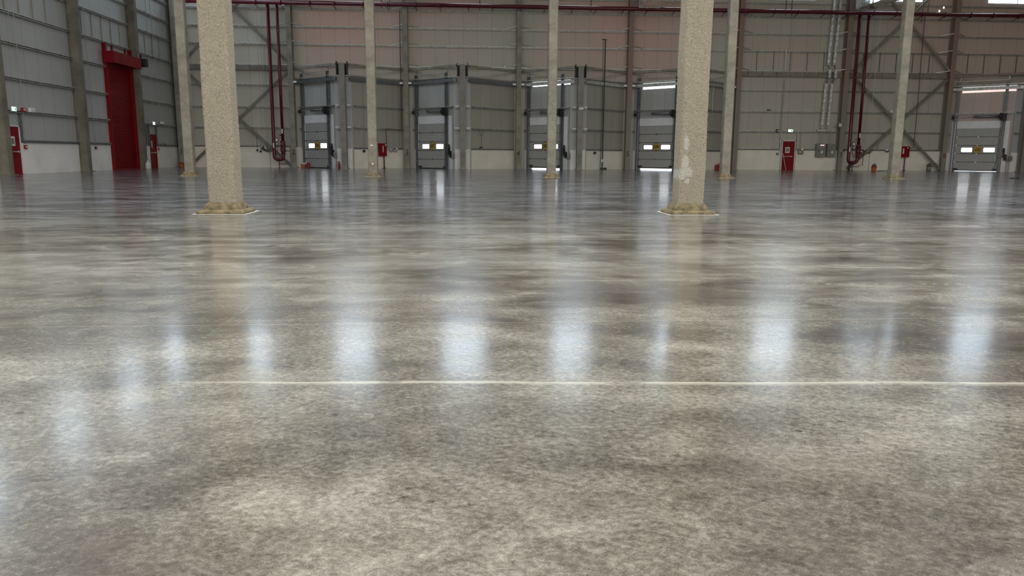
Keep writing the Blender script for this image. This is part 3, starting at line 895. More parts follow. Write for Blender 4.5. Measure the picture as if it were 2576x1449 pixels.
# ------------------------------------------------------------------ sprinkler main and risers
t = thing('sprinkler_pipe', (-20.2, 58.1, 11.69), 0, 'long red sprinkler pipe running across the top of the far wall', 'pipe')
o3 = (-20.2, 58.1, 11.69)
MB().tube([(-20.2, 58.1, 11.69), (60 - 0.1, 58.1, 11.69)], 0.15, 16).build('pipe', 'red_pipe', t, o3, smooth=True)
x = -18.6
k = 0
while x < 47:
    hg = MB().torus((x, 58.1, 11.69), 0.165, 0.02, 'x', 16, 6)
    hg.bar((x, 58.1, 11.52), (x - 0.12, 58.1, 11.46), 0.05, 0.05)
    hg.bar((x, 58.2, 11.54), (x, 58.85, 11.40), 0.04, 0.04)
    hg.build('pipe_bracket', 'red_pipe', t, o3)
    x += 1.75 + 0.3 * (k % 2)
    k += 1
for x in (-5.9, -5.3, 1.2, 9.35, 24.0, 24.45):
    MB().tube([(x, 58.1, 11.4), (x, 58.1, 17.1)], 0.03, 8).build('hanger_rod', 'red_pipe', t, o3)

def riser(xa, xb, label, sgn):
    y = 58.25
    t = thing('fire_riser', ((xa + xb) / 2, y, 0), 0, label, 'fire riser', 'red fire riser pairs')
    o3 = ((xa + xb) / 2, y, 0)
    def arc(x, z, dx, r=0.25, n=6):
        # elbow from vertical into horizontal
        return [(x + dx * (r - r * math.cos(a)), y, z + r - r * math.sin(a)) for a in [math.pi / 2 * q / n for q in range(n + 1)]]
    pa = [(xa, y, 11.55)] + arc(xa, 0.60, 1)
    MB().tube(pa + [((xa + xb) / 2, y, 0.60)], 0.125, 14).build('riser_pipe', 'red_pipe', t, o3, smooth=True)
    pb = [(xb, y, 1.05)] + arc(xb, 0.60, -1)
    MB().tube(pb + [((xa + xb) / 2, y, 0.60)], 0.125, 14).build('elbow', 'red_pipe', t, o3, smooth=True)
    MB().tube([(xb, y, 1.95), (xb, y, 11.55)], 0.105, 14).build('riser_pipe', 'red_pipe', t, o3, smooth=True)
    vb = MB()
    for z, r in ((1.02, 0.19), (1.20, 0.20), (1.45, 0.20), (1.62, 0.21), (1.90, 0.19)):
        vb.tube([(xb, y, z - 0.025), (xb, y, z + 0.025)], r, 16)
    vb.tube([(xb, y, 1.02), (xb, y, 1.15), (xb, y, 1.32), (xb, y, 1.5), (xb, y, 1.7), (xb, y, 1.95)], [0.12, 0.15, 0.18, 0.14, 0.18, 0.12], 14)
    vb.box(xb - 0.17, xb + 0.17, y - 0.26, y - 0.1, 1.28, 1.42).box(xb - 0.12, xb + 0.12, y - 0.25, y - 0.1, 1.66, 1.84)
    for q in range(8):
        a = q * math.pi / 4
        for z in (1.2, 1.62, 1.9):
            vb.tube([(xb + 0.165 * math.cos(a), y + 0.165 * math.sin(a), z - 0.05), (xb + 0.165 * math.cos(a), y + 0.165 * math.sin(a), z + 0.05)], 0.014, 6)
    vb.build('alarm_valve', 'red_pipe', t, o3, smooth=False)
    hw_ = MB().torus((xb + (0.28 if sgn > 0 else 0.10), y - 0.30, 1.30), 0.15, 0.018, 'y', 18, 6)
    hw_.tube([(xb, y - 0.15, 1.30), (xb + (0.28 if sgn > 0 else 0.10), y - 0.30, 1.30)], 0.02, 6)
    hw_.build('handwheel', 'red_pipe', t, o3)
    for gx, gz, r in ((-0.42, 2.02, 0.13), (-0.40, 1.74, 0.07), (-0.43, 1.42, 0.06)):
        g = MB().tube([(xb + gx, y - 0.10, gz), (xb + gx, y - 0.04, gz)], r, 18).build('gauge', 'black', t, o3)
        MB().tube([(xb + gx, y - 0.108, gz), (xb + gx, y - 0.10, gz)], r * 0.75, 18).build('dial', 'white_plastic', g, o3)
    MB().tube([(xb - 0.05, y, 2.18), (xb - 0.42, y - 0.02, 2.18), (xb - 0.42, y - 0.02, 1.15), (xb - 0.2, y - 0.05, 0.98)], 0.02, 8).build('trim_pipe', 'red_pipe', t, o3)
    MB().tube([(xb - 0.15, y, 2.32), (xb - 0.15, y, 2.40)], 0.09, 12).build('bell', 'red_pipe', t, o3)
    x2 = xb + 0.42 + (0.10 if sgn < 0 else 0)
    MB().tube([(xb, y - 0.05, 1.55), (x2, y - 0.05, 1.55), (x2, y - 0.05, 0.42), (x2 - 0.28, y - 0.05, 0.40), (x2 - 0.28, y - 0.05, 0.28), (xa + 0.36, y - 0.05, 0.28), (xa + 0.36, y - 0.03, 0.55)], 0.024, 8).build('drain_pipe', 'red_pipe', t, o3)
    MB().tube([(xb, y - 0.05, 1.22), (x2, y - 0.05, 1.22)], 0.02, 8).build('drain_pipe', 'red_pipe', t, o3)
    MB().tube([((xa + xb) / 2, y, 0.0), ((xa + xb) / 2, y, 0.5)], 0.035, 8).build('support_leg', 'red_pipe', t, o3)
    MB().box((xa + xb) / 2 - 0.12, (xa + xb) / 2 + 0.12, y - 0.12, y + 0.12, 0, 0.02).build('foot_plate', 'red_pipe', t, o3)
    for px_, pz in ((xa, 1.62), (xb, 2.66)):
        rr_ = 0.126 if px_ == xa else 0.106
        MB().box(px_ - 0.05, px_ + 0.05, y - rr_ - 0.004, y - rr_ + 0.03, pz - 0.17, pz + 0.17).build('pipe_label', 'paper', t, o3)
    for z in (4.8, 7.0, 9.2):
        MB().tube([(xa, y, z - 0.03), (xa, y, z + 0.03)], 0.14, 14).build('pipe_clamp', 'red_pipe', t, o3)
        MB().tube([(xb, y, z + 0.5), (xb, y, z + 0.56)], 0.12, 14).build('pipe_clamp', 'red_pipe', t, o3)
    if sgn > 0:
        MB().tube([(xa + 0.12, y, 0.0), (xa + 0.12, y, 0.52)], 0.075, 10).build('support_leg', 'black', t, o3)
    return t
riser(-14.02, -13.36, 'pair of red riser pipes with valve set, beside pillar 2', -1)
riser(29.80, 30.52, 'pair of red riser pipes with valve set, right of pillar 7', 1)

# ------------------------------------------------------------------ foil-wrapped ducts dropping in above the red pipe
def duct(x0, x1, y0, y1, z0, label):
    t = thing('foil_duct', ((x0 + x1) / 2, y1, z0), 0, label, 'duct', 'foil-wrapped ducts at the top of the hall')
    o3 = ((x0 + x1) / 2, y1, z0)
    v, f = [], []
    ny, zt_ = 16, z0 + 1.3
    prof = []
    for q in range(9): prof.append((x0 + (x1 - x0) * q / 8, z0))
    for q in range(1, 7): prof.append((x1, z0 + 1.3 * q / 6))
    for q in range(1, 9): prof.append((x1 - (x1 - x0) * q / 8, zt_))
    for q in range(1, 6): prof.append((x0, zt_ - 1.3 * q / 6))
    n = len(prof)
    for j in range(ny + 1):
        y = y0 + (y1 - y0) * j / ny
        for (x, z) in prof:
            q = Vector((x * 2.3, y * 2.3, z * 2.3))
            v.append((x + 0.05 * noise.noise(q), y, z + 0.05 * noise.noise(q + Vector((7, 3, 1)))))
    for j in range(ny):
        for k in range(n):
            a, b_ = j * n + k, j * n + (k + 1) % n
            f.append((a, b_, b_ + n, a + n))
    f.append(tuple(range(n))); f.append(tuple(range(ny * n, ny * n + n))[::-1])
    mb = MB(); mb.v, mb.f = v, f
    mb.build('duct_run', 'foil', t, o3)
    st = MB()
    for y in (y0 + 0.5, y1 - 0.4):
        for x in (x0 - 0.03, x1 + 0.03):
            st.box(x - 0.012, x + 0.012, y - 0.012, y + 0.012, z0 - 0.04, TOP - 0.02)
        st.box(x0 - 0.06, x1 + 0.06, y - 0.02, y + 0.02, z0 - 0.07, z0 - 0.04)
    st.build('hanger', 'galv', t, o3)
duct(-3.98, -2.72, 54.2, 57.3, 11.72, 'foil-wrapped duct end at the top, above pillar 3')
duct(12.72, 14.15, 53.6, 57.3, 11.62, 'foil-wrapped duct end at the top, above dock door 09')
duct(28.95, 30.3, 53.2, 57.3, 11.80, 'shiny foil-wrapped duct end at the top, above the red risers by pillar 7')

# ------------------------------------------------------------------ doors in the walls
def exit_door(name, x, y, rz, wd, label, paper, extra=None):
    """local x along the wall, local -y into the hall"""
    t = thing(name, (x, y, 0), rz, label, 'door', 'red steel exit doors')
    fr = MB().box(0, 0.05, -0.09, 0.06, 0, 2.27).box(wd - 0.05, wd, -0.09, 0.06, 0, 2.27).box(0, wd, -0.09, 0.06, 2.22, 2.27)
    fr.build('door_frame', 'white' if paper else 'red', t)
    MB().box(0.05, wd - 0.05, -0.05, 0.0, 0.01, 2.22).build('door_leaf', 'red', t)
    MB().box(0.0, wd, -0.10, 0.05, 0.0, 0.012).build('threshold', 'red', t)
    MB().box(wd * 0.10, wd * 0.78, -0.13, -0.10, 1.03, 1.07).box(wd * 0.10, wd * 0.14, -0.11, -0.05, 1.0, 1.10).box(wd * 0.74, wd * 0.78, -0.11, -0.05, 1.0, 1.10).build('panic_bar', 'galv_bright', t)
    if paper:
        p = MB().box(wd * 0.27, wd * 0.60, -0.056, -0.051, 1.32, 1.76).build('notice_sheet', 'paper', t)
        MB().box(wd * 0.33, wd * 0.54, -0.06, -0.057, 1.40, 1.68).build('notice_print', 'cabinet', p)
    if extra == 'rod':
        MB().tube([(0.07, -0.16, 1.30), (0.36, -0.25, 0.02)], 0.015, 6).build('door_stay', 'white_plastic', t)
    return t
exit_door('exit_door', 24.82, YW - 0.02, 0, 1.08, 'red exit door with a paper notice on the far wall, left of the electrical cabinets', True, 'rod')
for x in (24.66, 26.0):
    trim(MB().box(x - 0.04, x + 0.04, YW - 0.15, YW - 0.02, 1.5 if x > 25 else 1.4, 3.0), 'galv')
d1 = exit_door('exit_door', XL - 0.02, 37.41, math.radians(90), 1.08, 'red exit door with crumpled white sheet, at the left edge of the view', True)
d2 = exit_door('exit_door', XL - 0.02, 53.76, math.radians(90), 1.08, 'narrow-looking red exit door on the left wall, just before the far corner', False)
MB().box(0.30, 0.45, -0.056, -0.051, 1.35, 1.85).build('notice_strip', 'paper', d2)
for y in (37.3, 38.6, 53.65, 54.95):
    trim(MB().box(XL + 0.02, XL + 0.12, y - 0.05, y + 0.05, 1.5 if y > 38 else 2.2, 2.98), 'track')
for y in (52.5, 53.2):
    trim(MB().box(XL + 0.02, XL + 0.10, y - 0.08, y + 0.08, 1.5, 2.98), 'track')

# tall roller shutter
t = thing('roller_shutter', (XL, 48.0, 0), 0, 'tall red roller shutter with a red hood box on the left wall', 'shutter')
o3 = (XL, 48.0, 0)
mb = MB()
n = 66
prev = None
for k in range(n):
    z0, z1 = 0.10 + k * 6.3 / n, 0.10 + (k + 1) * 6.3 / n
    zm = (z0 + z1) / 2
    mb.quad_box([(XL + 0.02, 48.1, z0), (XL + 0.06, 48.1, z0), (XL + 0.06, 51.4, z0), (XL + 0.02, 51.4, z0), (XL + 0.02, 48.1, zm), (XL + 0.10, 48.1, zm), (XL + 0.10, 51.4, zm), (XL + 0.02, 51.4, zm)])
    mb.quad_box([(XL + 0.02, 48.1, zm), (XL + 0.10, 48.1, zm), (XL + 0.10, 51.4, zm), (XL + 0.02, 51.4, zm), (XL + 0.02, 48.1, z1), (XL + 0.06, 48.1, z1), (XL + 0.06, 51.4, z1), (XL + 0.02, 51.4, z1)])
mb.build('curtain', 'red', t, o3)
MB().box(XL + 0.02, XL + 0.14, 48.1, 51.4, 0.0, 0.10).build('bottom_rail', 'red', t, o3)
for y0 in (47.92, 51.36):
    MB().box(XL + 0.02, XL + 0.20, y0, y0 + 0.20, 0, 7.45).build('guide_rail', 'red', t, o3)
hd = MB()
pz = [(XL + 0.02, 6.28), (XL + 0.70, 6.28), (XL + 0.70, 6.93), (XL + 0.02, 6.93)]
hd.prism([(a, b_) for a, b_ in pz], 0, 1)
hd.v = [(x, 47.85 + z * 3.85, y) for x, y, z in hd.v]
hd.build('hood', 'red', t, o3)
for y0 in (47.9, 49.1, 50.9):
    MB().box(XL + 0.02, XL + 0.08, y0, y0 + 0.1, 6.93, 7.5).build('hood_post', 'red', t, o3)
mo = MB().box(XL + 0.25, XL + 0.78, 52.2, 52.6, 6.5, 7.0).tube([(XL + 0.35, 51.7, 6.75), (XL + 0.35, 52.7, 6.75)], 0.14, 12).box(XL + 0.25, XL + 0.45, 52.3, 52.5, 7.0, 7.3)
mo.build('motor', 'black', t, o3)

# ------------------------------------------------------------------ emergency signs, fittings and conduits
def exit_sign(x, y, z, rz, label):
    t = thing('exit_sign', (x, y, z), rz, label, 'exit sign', 'lit emergency exit signs')
    MB().box(-0.20, 0.20, -0.06, 0.0, -0.11, 0.11).build('housing', 'white_plastic', t, bevel=0.01)
    MB().box(-0.18, 0.18, -0.065, -0.06, -0.09, 0.09).build('lit_face', 'exit', t)
    # running figure, doorway and arrow
    g = MB()
    g.box(-0.03, 0.0, -0.07, -0.065, 0.03, 0.06).bar((-0.015, -0.068, 0.03), (-0.04, -0.068, -0.02), 0.02, 0.004).bar((-0.04, -0.068, -0.02), (-0.01, -0.068, -0.06), 0.014, 0.004).bar((-0.04, -0.068, -0.02), (-0.08, -0.068, -0.05), 0.014, 0.004).bar((-0.02, -0.068, 0.02), (0.02, -0.068, 0.0), 0.012, 0.004)
    g.box(0.05, 0.14, -0.07, -0.065, -0.07, 0.07)
    g.build('pictogram', 'exit_green', t)
    return t
exit_sign(25.35, YW - 0.20, 3.02, 0, 'lit green exit sign above the far red exit door')
exit_sign(XL + 0.20, 37.85, 3.02, math.radians(90), 'lit green exit sign above the red door at the left edge')
exit_sign(XL + 0.20, 54.2, 3.0, math.radians(90), 'lit exit sign above the red door near the far corner')

def small_box(name, x, y, z, sx, sy, sz, mt_, label, cat, rz=0, extra=None):
    t = thing(name, (x, y, z), rz, label, cat)
    MB().box(-sx / 2, sx / 2, -sy, 0, -sz / 2, sz / 2).build('body', mt_, t, bevel=0.008)
    if extra == 'dot':
        MB().tube([(0, -sy - 0.015, 0), (0, -sy, 0)], min(sx, sz) * 0.28, 10).build('button', 'white_plastic' if mt_ != 'white_plastic' else 'cabinet', t)
    if extra == 'lens':
        MB().box(-sx * 0.35, sx * 0.35, -sy - 0.01, -sy, -sz * 0.3, sz * 0.3).build('lens', 'plug', t)
    if extra == 'led':
        MB().tube([(0.10, -sy - 0.02, 0.16), (0.10, -sy, 0.16)], 0.035, 8).build('indicator', 'led_red', t)
        MB().box(-0.12, 0.0, -sy - 0.006, -sy, -0.1, 0.0).build('sticker', 'paper', t)
    return t
R90 = math.radians(90)
small_box('fire_sounder', XL + 0.20, 38.62, 3.03, 0.26, 0.10, 0.18, 'red_bright', 'small red sounder beside the exit sign at the left edge', 'alarm', R90, 'dot')
small_box('emergency_light', XL + 0.20, 39.34, 3.05, 0.42, 0.12, 0.22, 'white_plastic', 'white emergency light on the left wall rail, right of the red sounder', 'light', R90, 'lens')
small_box('call_point', XL + 0.07, 38.78, 1.28, 0.22, 0.07, 0.18, 'red_bright', 'small red call point beside the red door at the left edge', 'call point', R90, 'dot')
small_box('wall_socket', XL + 0.07, 45.94, 1.30, 0.20, 0.07, 0.14, 'black', 'dark socket on the white plinth left of the roller shutter', 'socket', R90, 'dot')
small_box('emergency_light', XL + 0.20, 55.68, 3.09, 0.5, 0.12, 0.18, 'white_plastic', 'white emergency light on the rail near the far left corner', 'light', R90, 'lens')
small_box('call_point', XL + 0.07, 55.1, 1.30, 0.2, 0.07, 0.16, 'red_bright', 'tiny red call point beside the red door near the corner', 'call point', R90, 'dot')
small_box('wall_socket', 24.50, YW - 0.08, 1.24, 0.18, 0.07, 0.16, 'black', 'black socket left of the far red exit door', 'socket', 0, 'dot')
small_box('alarm_panel', 26.31, YW - 0.08, 1.44, 0.42, 0.14, 0.42, 'cabinet', 'small grey wall box with a red light, right of the far exit door', 'panel', 0, 'led')
small_box('horn_box', 24.30, YW - 0.18, 3.0, 0.18, 0.12, 0.24, 'black', 'black horn on the rail left of the far exit sign', 'horn', 0, 'dot')
small_box('sensor', 23.55, YW - 0.18, 4.58, 0.26, 0.10, 0.10, 'black', 'dark sensor on the wall rail above and left of the far exit door', 'sensor', 0, 'dot')
small_box('emergency_light', 33.15, 58.62, 4.53, 0.30, 0.1, 0.20, 'white_plastic', 'white emergency light at the centre of the far right cross brace', 'light', 0, 'lens')
small_box('emergency_light', 8.37, 55.38, 4.32, 0.30, 0.10, 0.18, 'white_plastic', 'white lit emergency fitting on the post between dock door 08 and pillar 5', 'light', 0, 'lens')
small_box('thermostat', 29.05, 58.52, 3.45, 0.30, 0.08, 0.34, 'cabinet', 'grey display box high on pillar 7', 'display', 0, 'lens')

def wire(name, pts, r, mt_, label, cat='conduit', plug=None, group=None):
    p0 = pts[-1]
    t = thing(name, p0, 0, label, cat, group)
    MB().tube(pts, r, 7).build('run', mt_, t, p0)
    if plug:
        MB().box(p0[0] - 0.06, p0[0] + 0.06, p0[1] - 0.06, p0[1] + 0.02, p0[2] - 0.10, p0[2] + 0.04).build('socket', plug, t, p0)
    return t
yw = YW - 0.20
wire('conduit', [(24.9, yw, 12.5), (24.92, yw, 9.0)], 0.015, 'conduit', 'very thin wire at the top, above the far red exit door')
wire('white_conduit', [(24.62, yw, 9.1), (24.62, yw, 7.55)], 0.045, 'plug', 'short white pipe length below the top rails, above the far exit door')
wire('white_conduit', [(24.64, yw, 6.9), (24.60, yw, 3.0)], 0.035, 'conduit', 'long pale conduit dropping to the rail beside the far exit sign')
wire('conduit', [(26.30, YW - 0.05, 3.0), (26.31, YW - 0.05, 1.66)], 0.012, 'conduit', 'thin conduit feeding the small grey box with a red light')
wire('tube', [(21.4, YW - 0.12, 1.66), (23.9, YW - 0.12, 1.66)], 0.04, 'plug', 'long white tube lying on the plinth ledge left of the far exit door', 'tube')
wire('conduit', [(XL + 0.22, 38.66, 9.8), (XL + 0.22, 38.7, 4.1), (XL + 0.1, 38.78, 1.42)], 0.015, 'conduit', 'thin conduit down to the red call point at the left edge')
wire('conduit', [(XL + 0.22, 45.5, 9.0), (XL + 0.1, 45.94, 1.40)], 0.015, 'conduit', 'thin conduit down to the dark socket left of the roller shutter')
wire('conduit', [(XL + 0.22, 38.2, 12.0), (XL + 0.22, 38.25, 7.2), (XL + 0.22, 38.6, 5.2)], 0.012, 'conduit', 'second thin wire on the left wall, above the nearer red door')
wire('conduit', [(XL + 0.22, 54.3, 12.0), (XL + 0.22, 54.2, 3.1)], 0.015, 'conduit', 'conduit dropping to the exit sign near the far left corner')
wire('conduit', [(XL + 0.22, 54.9, 12.0), (XL + 0.22, 55.5, 3.2)], 0.02, 'conduit', 'pale conduit dropping to the emergency light near the corner')
wire('conduit', [(XL + 0.22, 53.1, 8.0), (XL + 0.1, 53.5, 3.0)], 0.012, 'conduit', 'thin wire below the shutter motor on the left wall')
yb = 58.95
wire('conduit', [(-15.45, yb, 2.75), (-15.42, yb, 1.30)], 0.012, 'cable', 'left one of two short cables with sockets left of the coil', 'cable', 'black')
wire('conduit', [(-15.17, yb, 1.75), (-15.17, yb, 1.22)], 0.012, 'cable', 'right one of two short cables with sockets left of the coil', 'cable', 'black')
for q, (x, za, zb) in enumerate(((-14.95, 12, 2.4), (-14.7, 10.8, 2.2), (-14.45, 9.6, 4.6))):
    wire('hanging_wire', [(x, 58.6, za), (x + 0.03, 58.6, zb)], 0.009, 'conduit', ('leftmost', 'middle', 'rightmost, shortest')[q] + ' of three thin wires hanging left of the red risers', 'wire', None, 'wires left of the risers')
wire('hanging_wire', [(31.62, 58.6, 12.0), (31.55, 58.6, 4.7)], 0.012, 'plug', 'pale wire hanging right of the risers by pillar 7', 'wire')
wire('hanging_wire', [(31.15, 58.6, 9.3), (31.02, 58.6, 2.1)], 0.010, 'conduit', 'longer thin wire hanging close to the risers by pillar 7', 'wire')
wire('cable', [(32.75, yb, 2.95), (32.68, yb, 2.55), (32.5, yb, 2.3), (32.5, yb, 1.75), (32.35, yb, 1.72)], 0.014, 'cable', 'bent black cable under the right cross brace', 'cable')
wire('hanging_cable', [(36.2, yb, 10.05), (36.15, yb, 9.6), (36.35, yb, 9.3), (36.33, yb, 4.4)], 0.014, 'conduit', 'pale hanging cable left of pillar 8', 'cable')
wire('hanging_cable', [(3.10, YW - 0.25, 9.9), (3.10, YW - 0.25, 7.55)], 0.018, 'plug', 'white hanging cable near the top, left of pillar 4', 'cable', 'white_plastic')
wire('black_cable', [(33.72, yb, 1.5), (33.74, yb, 1.18)], 0.014, 'cable', 'short black cable with plug beside the hose cabinet near pillar 8', 'cable', 'black')
# joints in the plinth
for (x, r_) in ((-14.55, 0.02), (31.95, 0.02)):
    trim(MB().box(x - 0.015, x + 0.015, YW - 0.085, YW - 0.065, 0, 1.5), 'track')
# cable coils on the plinth ledge
def coil(x, y, z, r, label, n=3, lamp=False):
    t = thing('cable_coil', (x, y, z), 0, label, 'cable')
    m1 = MB()
    for k in range(n):
        m1.torus((-r * 0.3 + k * r * 0.35, -0.02 * k, 0), r * (0.75 + 0.12 * k), 0.022, 'y', 18, 6, math.pi * 0.95, math.pi * 2.05)
    m1.build('loops', 'cable', t)
    for k in range(2):
        MB().tube([(-r * 0.9 + k * r * 0.8, -0.05, -0.05), (-r * 0.9 + k * r * 0.8, -0.05, 0.07)], 0.055, 8).build('connector', 'lamp' if lamp else 'white_plastic', t)
coil(-14.82, YW - 0.22, 1.52, 0.32, 'black cable coil on the ledge left of the risers by pillar 2', 4)
coil(29.60, YW - 0.22, 1.60, 0.22, 'black cable loop with white plug directly right of pillar 7', 2)
coil(31.65, YW - 0.22, 1.60, 0.28, 'black cable coil with two white plugs right of the risers by pillar 7', 3)
coil(33.30, YW - 0.22, 1.58, 0.16, 'small cable coil left of the red hose cabinet near pillar 8', 2)

# things on the rear facets of the dock bays
def facet_wire(i, x59, z0, z1, r, mt_, label, plug=None, cat='conduit', dx=0.0, dz=0.0):
    s, tt = on_back_facet(i, x59)
    s1, t1 = on_back_facet(i, x59 + dx)
    t = facet_thing('conduit', i, label, cat, z=zt(z1, tt))
    zb = zt(z1, tt)
    MB().tube([(s, -0.2, zt(z0, tt) - zb), (s1, -0.2, 0)], r, 7).build('run', mt_, t)
    if plug:
        MB().box(s1 - 0.07, s1 + 0.07, -0.22, -0.07, -0.10, 0.05).build('socket', plug, t)
facet_wire(1, -7.62, 6.4, 1.28, 0.014, 'conduit', 'thin conduit with socket left of the slim column near dock door 06', 'black')
facet_wire(1, -5.42, 6.6, 1.55, 0.014, 'conduit', 'thin pale conduit between the red hose cabinet and pillar 3')
facet_wire(3, 9.93, 2.9, 1.25, 0.016, 'conduit', 'thin conduit with black socket left of the green pipe', 'black')
facet_wire(4, 18.9, 6.3, 4.4, 0.016, 'plug', 'short white hanging conduit right of the thick right column')
facet_wire(4, 18.55, 2.9, 1.2, 0.012, 'cable', 'thin black cable with socket above the red jerrycan', 'black')
s, tt = on_back_facet(2, 1.2)
t = facet_thing('hanging_hook', 2, 'wire hook and cable hanging between dock door 07 and pillar 4', 'hook', z=0)
MB().tube([(s - 0.28, -0.2, 2.85), (s - 0.05, -0.2, 2.45), (s, -0.2, 2.35), (s, -0.2, 1.60)], 0.012, 6).tube([(s + 0.15, -0.2, 2.85), (s + 0.13, -0.2, 2.6), (s, -0.2, 2.35)], 0.012, 6).build('wire_run', 'cable', t)
MB().box(s - 0.14, s + 0.05, -0.25, -0.12, 1.52, 1.60).build('bracket', 'black', t)
# green pipe pair
s, tt = on_back_facet(3, 10.42)
t = facet_thing('green_pipe', 3, 'tall dark green vertical pipe left of pillar 5', 'pipe')
zz = 9.58 * tt + H * (1 - tt)
MB().tube([(s, -0.28, 0.0), (s, -0.28, 1.2), (s + 0.0, -0.28, 6.2), (s, -0.28, zz)], 0.05, 10).build('pipe', 'green_pipe', t)
MB().tube([(s - 0.22, -0.25, 0.0), (s - 0.12, -0.25, 4.0), (s - 0.2, -0.25, zz)], 0.018, 8).build('thin_pipe', 'green_pipe', t)
MB().box(s - 0.35, s + 0.12, -0.32, -0.24, zz - 0.04, zz + 0.02).build('top_bracket', 'green_pipe', t)
MB().tube([(s, -0.28, 0.55), (s, -0.28, 0.75)], 0.085, 10).build('valve', 'white_plastic', t)
MB().box(s - 0.1, s + 0.38, -0.42, -0.2, 0, 0.14).build('base_block', 'rag', t)
# hose cabinets
def hose_cabinet(t, s, y, z0, z1, wd, post, sgn=1):
    MB().box(s, s + wd, y - 0.22, y, z0, z1).build('body', 'red', t)
    d = MB().box(s + 0.02, s + wd - 0.02, y - 0.24, y - 0.22, z0 + 0.02, z1 - 0.02).build('door', 'red', t)
    MB().box(s + wd * 0.38, s + wd * 0.50, y - 0.245, y - 0.24, z0 + (z1 - z0) * 0.30, z0 + (z1 - z0) * 0.8).build('lettering', 'paper', d)
    MB().tube([(s + wd * 0.80, y - 0.26, z1 - 0.12), (s + wd * 0.80, y - 0.24, z1 - 0.12)], 0.055, 12).build('glass_button', 'white_plastic', d)
    MB().tube([(s + wd * post, y - 0.10, 0.03), (s + wd * post, y - 0.10, z0)], 0.045, 8).build('stand', 'red_pipe', t)
    MB().box(s + wd * post - 0.13, s + wd * post + 0.13, y - 0.2, y - 0.02, 0, 0.03).build('foot_plate', 'red_pipe', t)
s, tt = on_back_facet(1, -6.52)
t = facet_thing('hose_cabinet', 1, 'red fire hose cabinet on a stand between dock door 06 and pillar 3', 'hose cabinet', 'red fire hose cabinets')
hose_cabinet(t, s, -0.08, 0.90, 1.82, 0.62, 0.72)
t2 = facet_thing('hose_supply_pipe', 1, 'thin dark red pipe stepping down to the hose cabinet near pillar 3', 'pipe')
sa, _ = on_back_facet(1, -4.90)
sb, _ = on_back_facet(1, -6.10)
sa = min(sa, 4.3)
MB().tube([(sa, -0.36, 11.4), (sa, -0.36, 2.87), (sb, -0.36, 2.87), (sb + 0.06, -0.36, 1.83)], 0.032, 8).build('run', 'red_pipe', t2)
t = facet_thing('cable_coil', 1, 'black cable coil with bright white connectors right of the hose cabinet near pillar 3', 'cable', z=1.40)
sc_, _ = on_back_facet(1, -5.75)
for k in range(2):
    MB().torus((sc_ + 0.15 + k * 0.38, -0.22, -0.02), 0.17, 0.02, 'y', 14, 6, math.pi, 2 * math.pi).build('loop', 'cable', t)
MB().tube([(sc_ - 0.30, -0.22, 0.0), (sc_ + 0.30, -0.22, 0.0)], 0.035, 8).build('sleeve', 'plug', t)
MB().tube([(sc_ + 0.68, -0.22, -0.05), (sc_ + 0.68, -0.22, 0.10)], 0.07, 10).build('connector', 'plug', t)

t = thing('hose_cabinet', (34.12, YW - 0.10, 0), 0, 'red fire hose cabinet on a stand between pillars 7 and 8', 'hose cabinet', 'red fire hose cabinets')
hose_cabinet(t, 0, -0.02, 1.05, 1.88, 0.92, 0.72)
t2 = thing('hose_supply_pipe', (35.0, 58.5, 1.7), 0, 'thin dark red pipe crossing the right brace down to the hose cabinet', 'pipe')
MB().tube([(0.03, 0, 10.2), (0.05, 0, 7.0), (0.12, 0, 3.5), (0.12, 0, 0.05), (-0.05, 0.35, 0.05)], 0.035, 8).build('run', 'red_pipe', t2)
wire('drop_pipe', [(34.80, 58.5, 16.9), (34.81, 58.5, 11.1)], 0.03, 'red_pipe', 'left of the dark red drop pipes above the main pipe near pillar 8', 'pipe')
wire('drop_pipe', [(35.22, 58.5, 16.9), (35.22, 58.5, 11.9)], 0.03, 'red_pipe', 'right of the dark red drop pipes above the main pipe near pillar 8', 'pipe')

# ------------------------------------------------------------------ electrical cabinets and trunking
def cabinet(x0, x1, z0, z1, label, leds):
    t = thing('electrical_cabinet', (x0, YW - 0.08, z0), 0, label, 'cabinet', 'grey electrical cabinets')
    w_, h_ = x1 - x0, z1 - z0
    MB().box(0, w_, -0.26, 0, 0, h_).build('body', 'cabinet', t, bevel=0.01)
    d = MB().box(0.03, w_ - 0.03, -0.28, -0.26, 0.03, h_ - 0.03).build('door', 'cabinet', t, bevel=0.006)
    MB().box(w_ * 0.2, w_ * 0.25, -0.31, -0.28, h_ * 0.42, h_ * 0.56).build('handle', 'black', d)
    MB().box(w_ * 0.48, w_ * 0.68, -0.285, -0.28, h_ * 0.28, h_ * 0.46).build('sticker', 'paper', d)
    if leds:
        for k in range(3):
            MB().tube([(w_ * (0.45 + 0.14 * k), -0.30, h_ * 0.88), (w_ * (0.45 + 0.14 * k), -0.28, h_ * 0.88)], 0.032, 8).build('indicator', 'led_white' if k != 1 else 'led_red', d)
cabinet(27.50, 28.24, 1.02, 2.05, 'left grey electrical cabinet with three lit indicators, left of pillar 7', True)
cabinet(28.36, 29.05, 1.03, 2.03, 'right grey electrical cabinet without lights, touching pillar 7', False)
t = thing('cable_tray', (27.45, YW - 0.2, 2.98), 0, 'short grey horizontal cable tray above the two electrical cabinets', 'cable tray')
MB().box(0, 1.36, -0.14, 0, 0, 0.13).build('tray', 'galv', t)
for k, x in enumerate((0.22, 0.32, 0.42, 0.52, 0.66, 0.90, 1.02, 1.10, 1.18, 1.28, 1.40)):
    MB().tube([(x, -0.06, 0.0), (x, -0.06, -0.92)], 0.014, 6).build('conduit_drop', 'conduit', t)
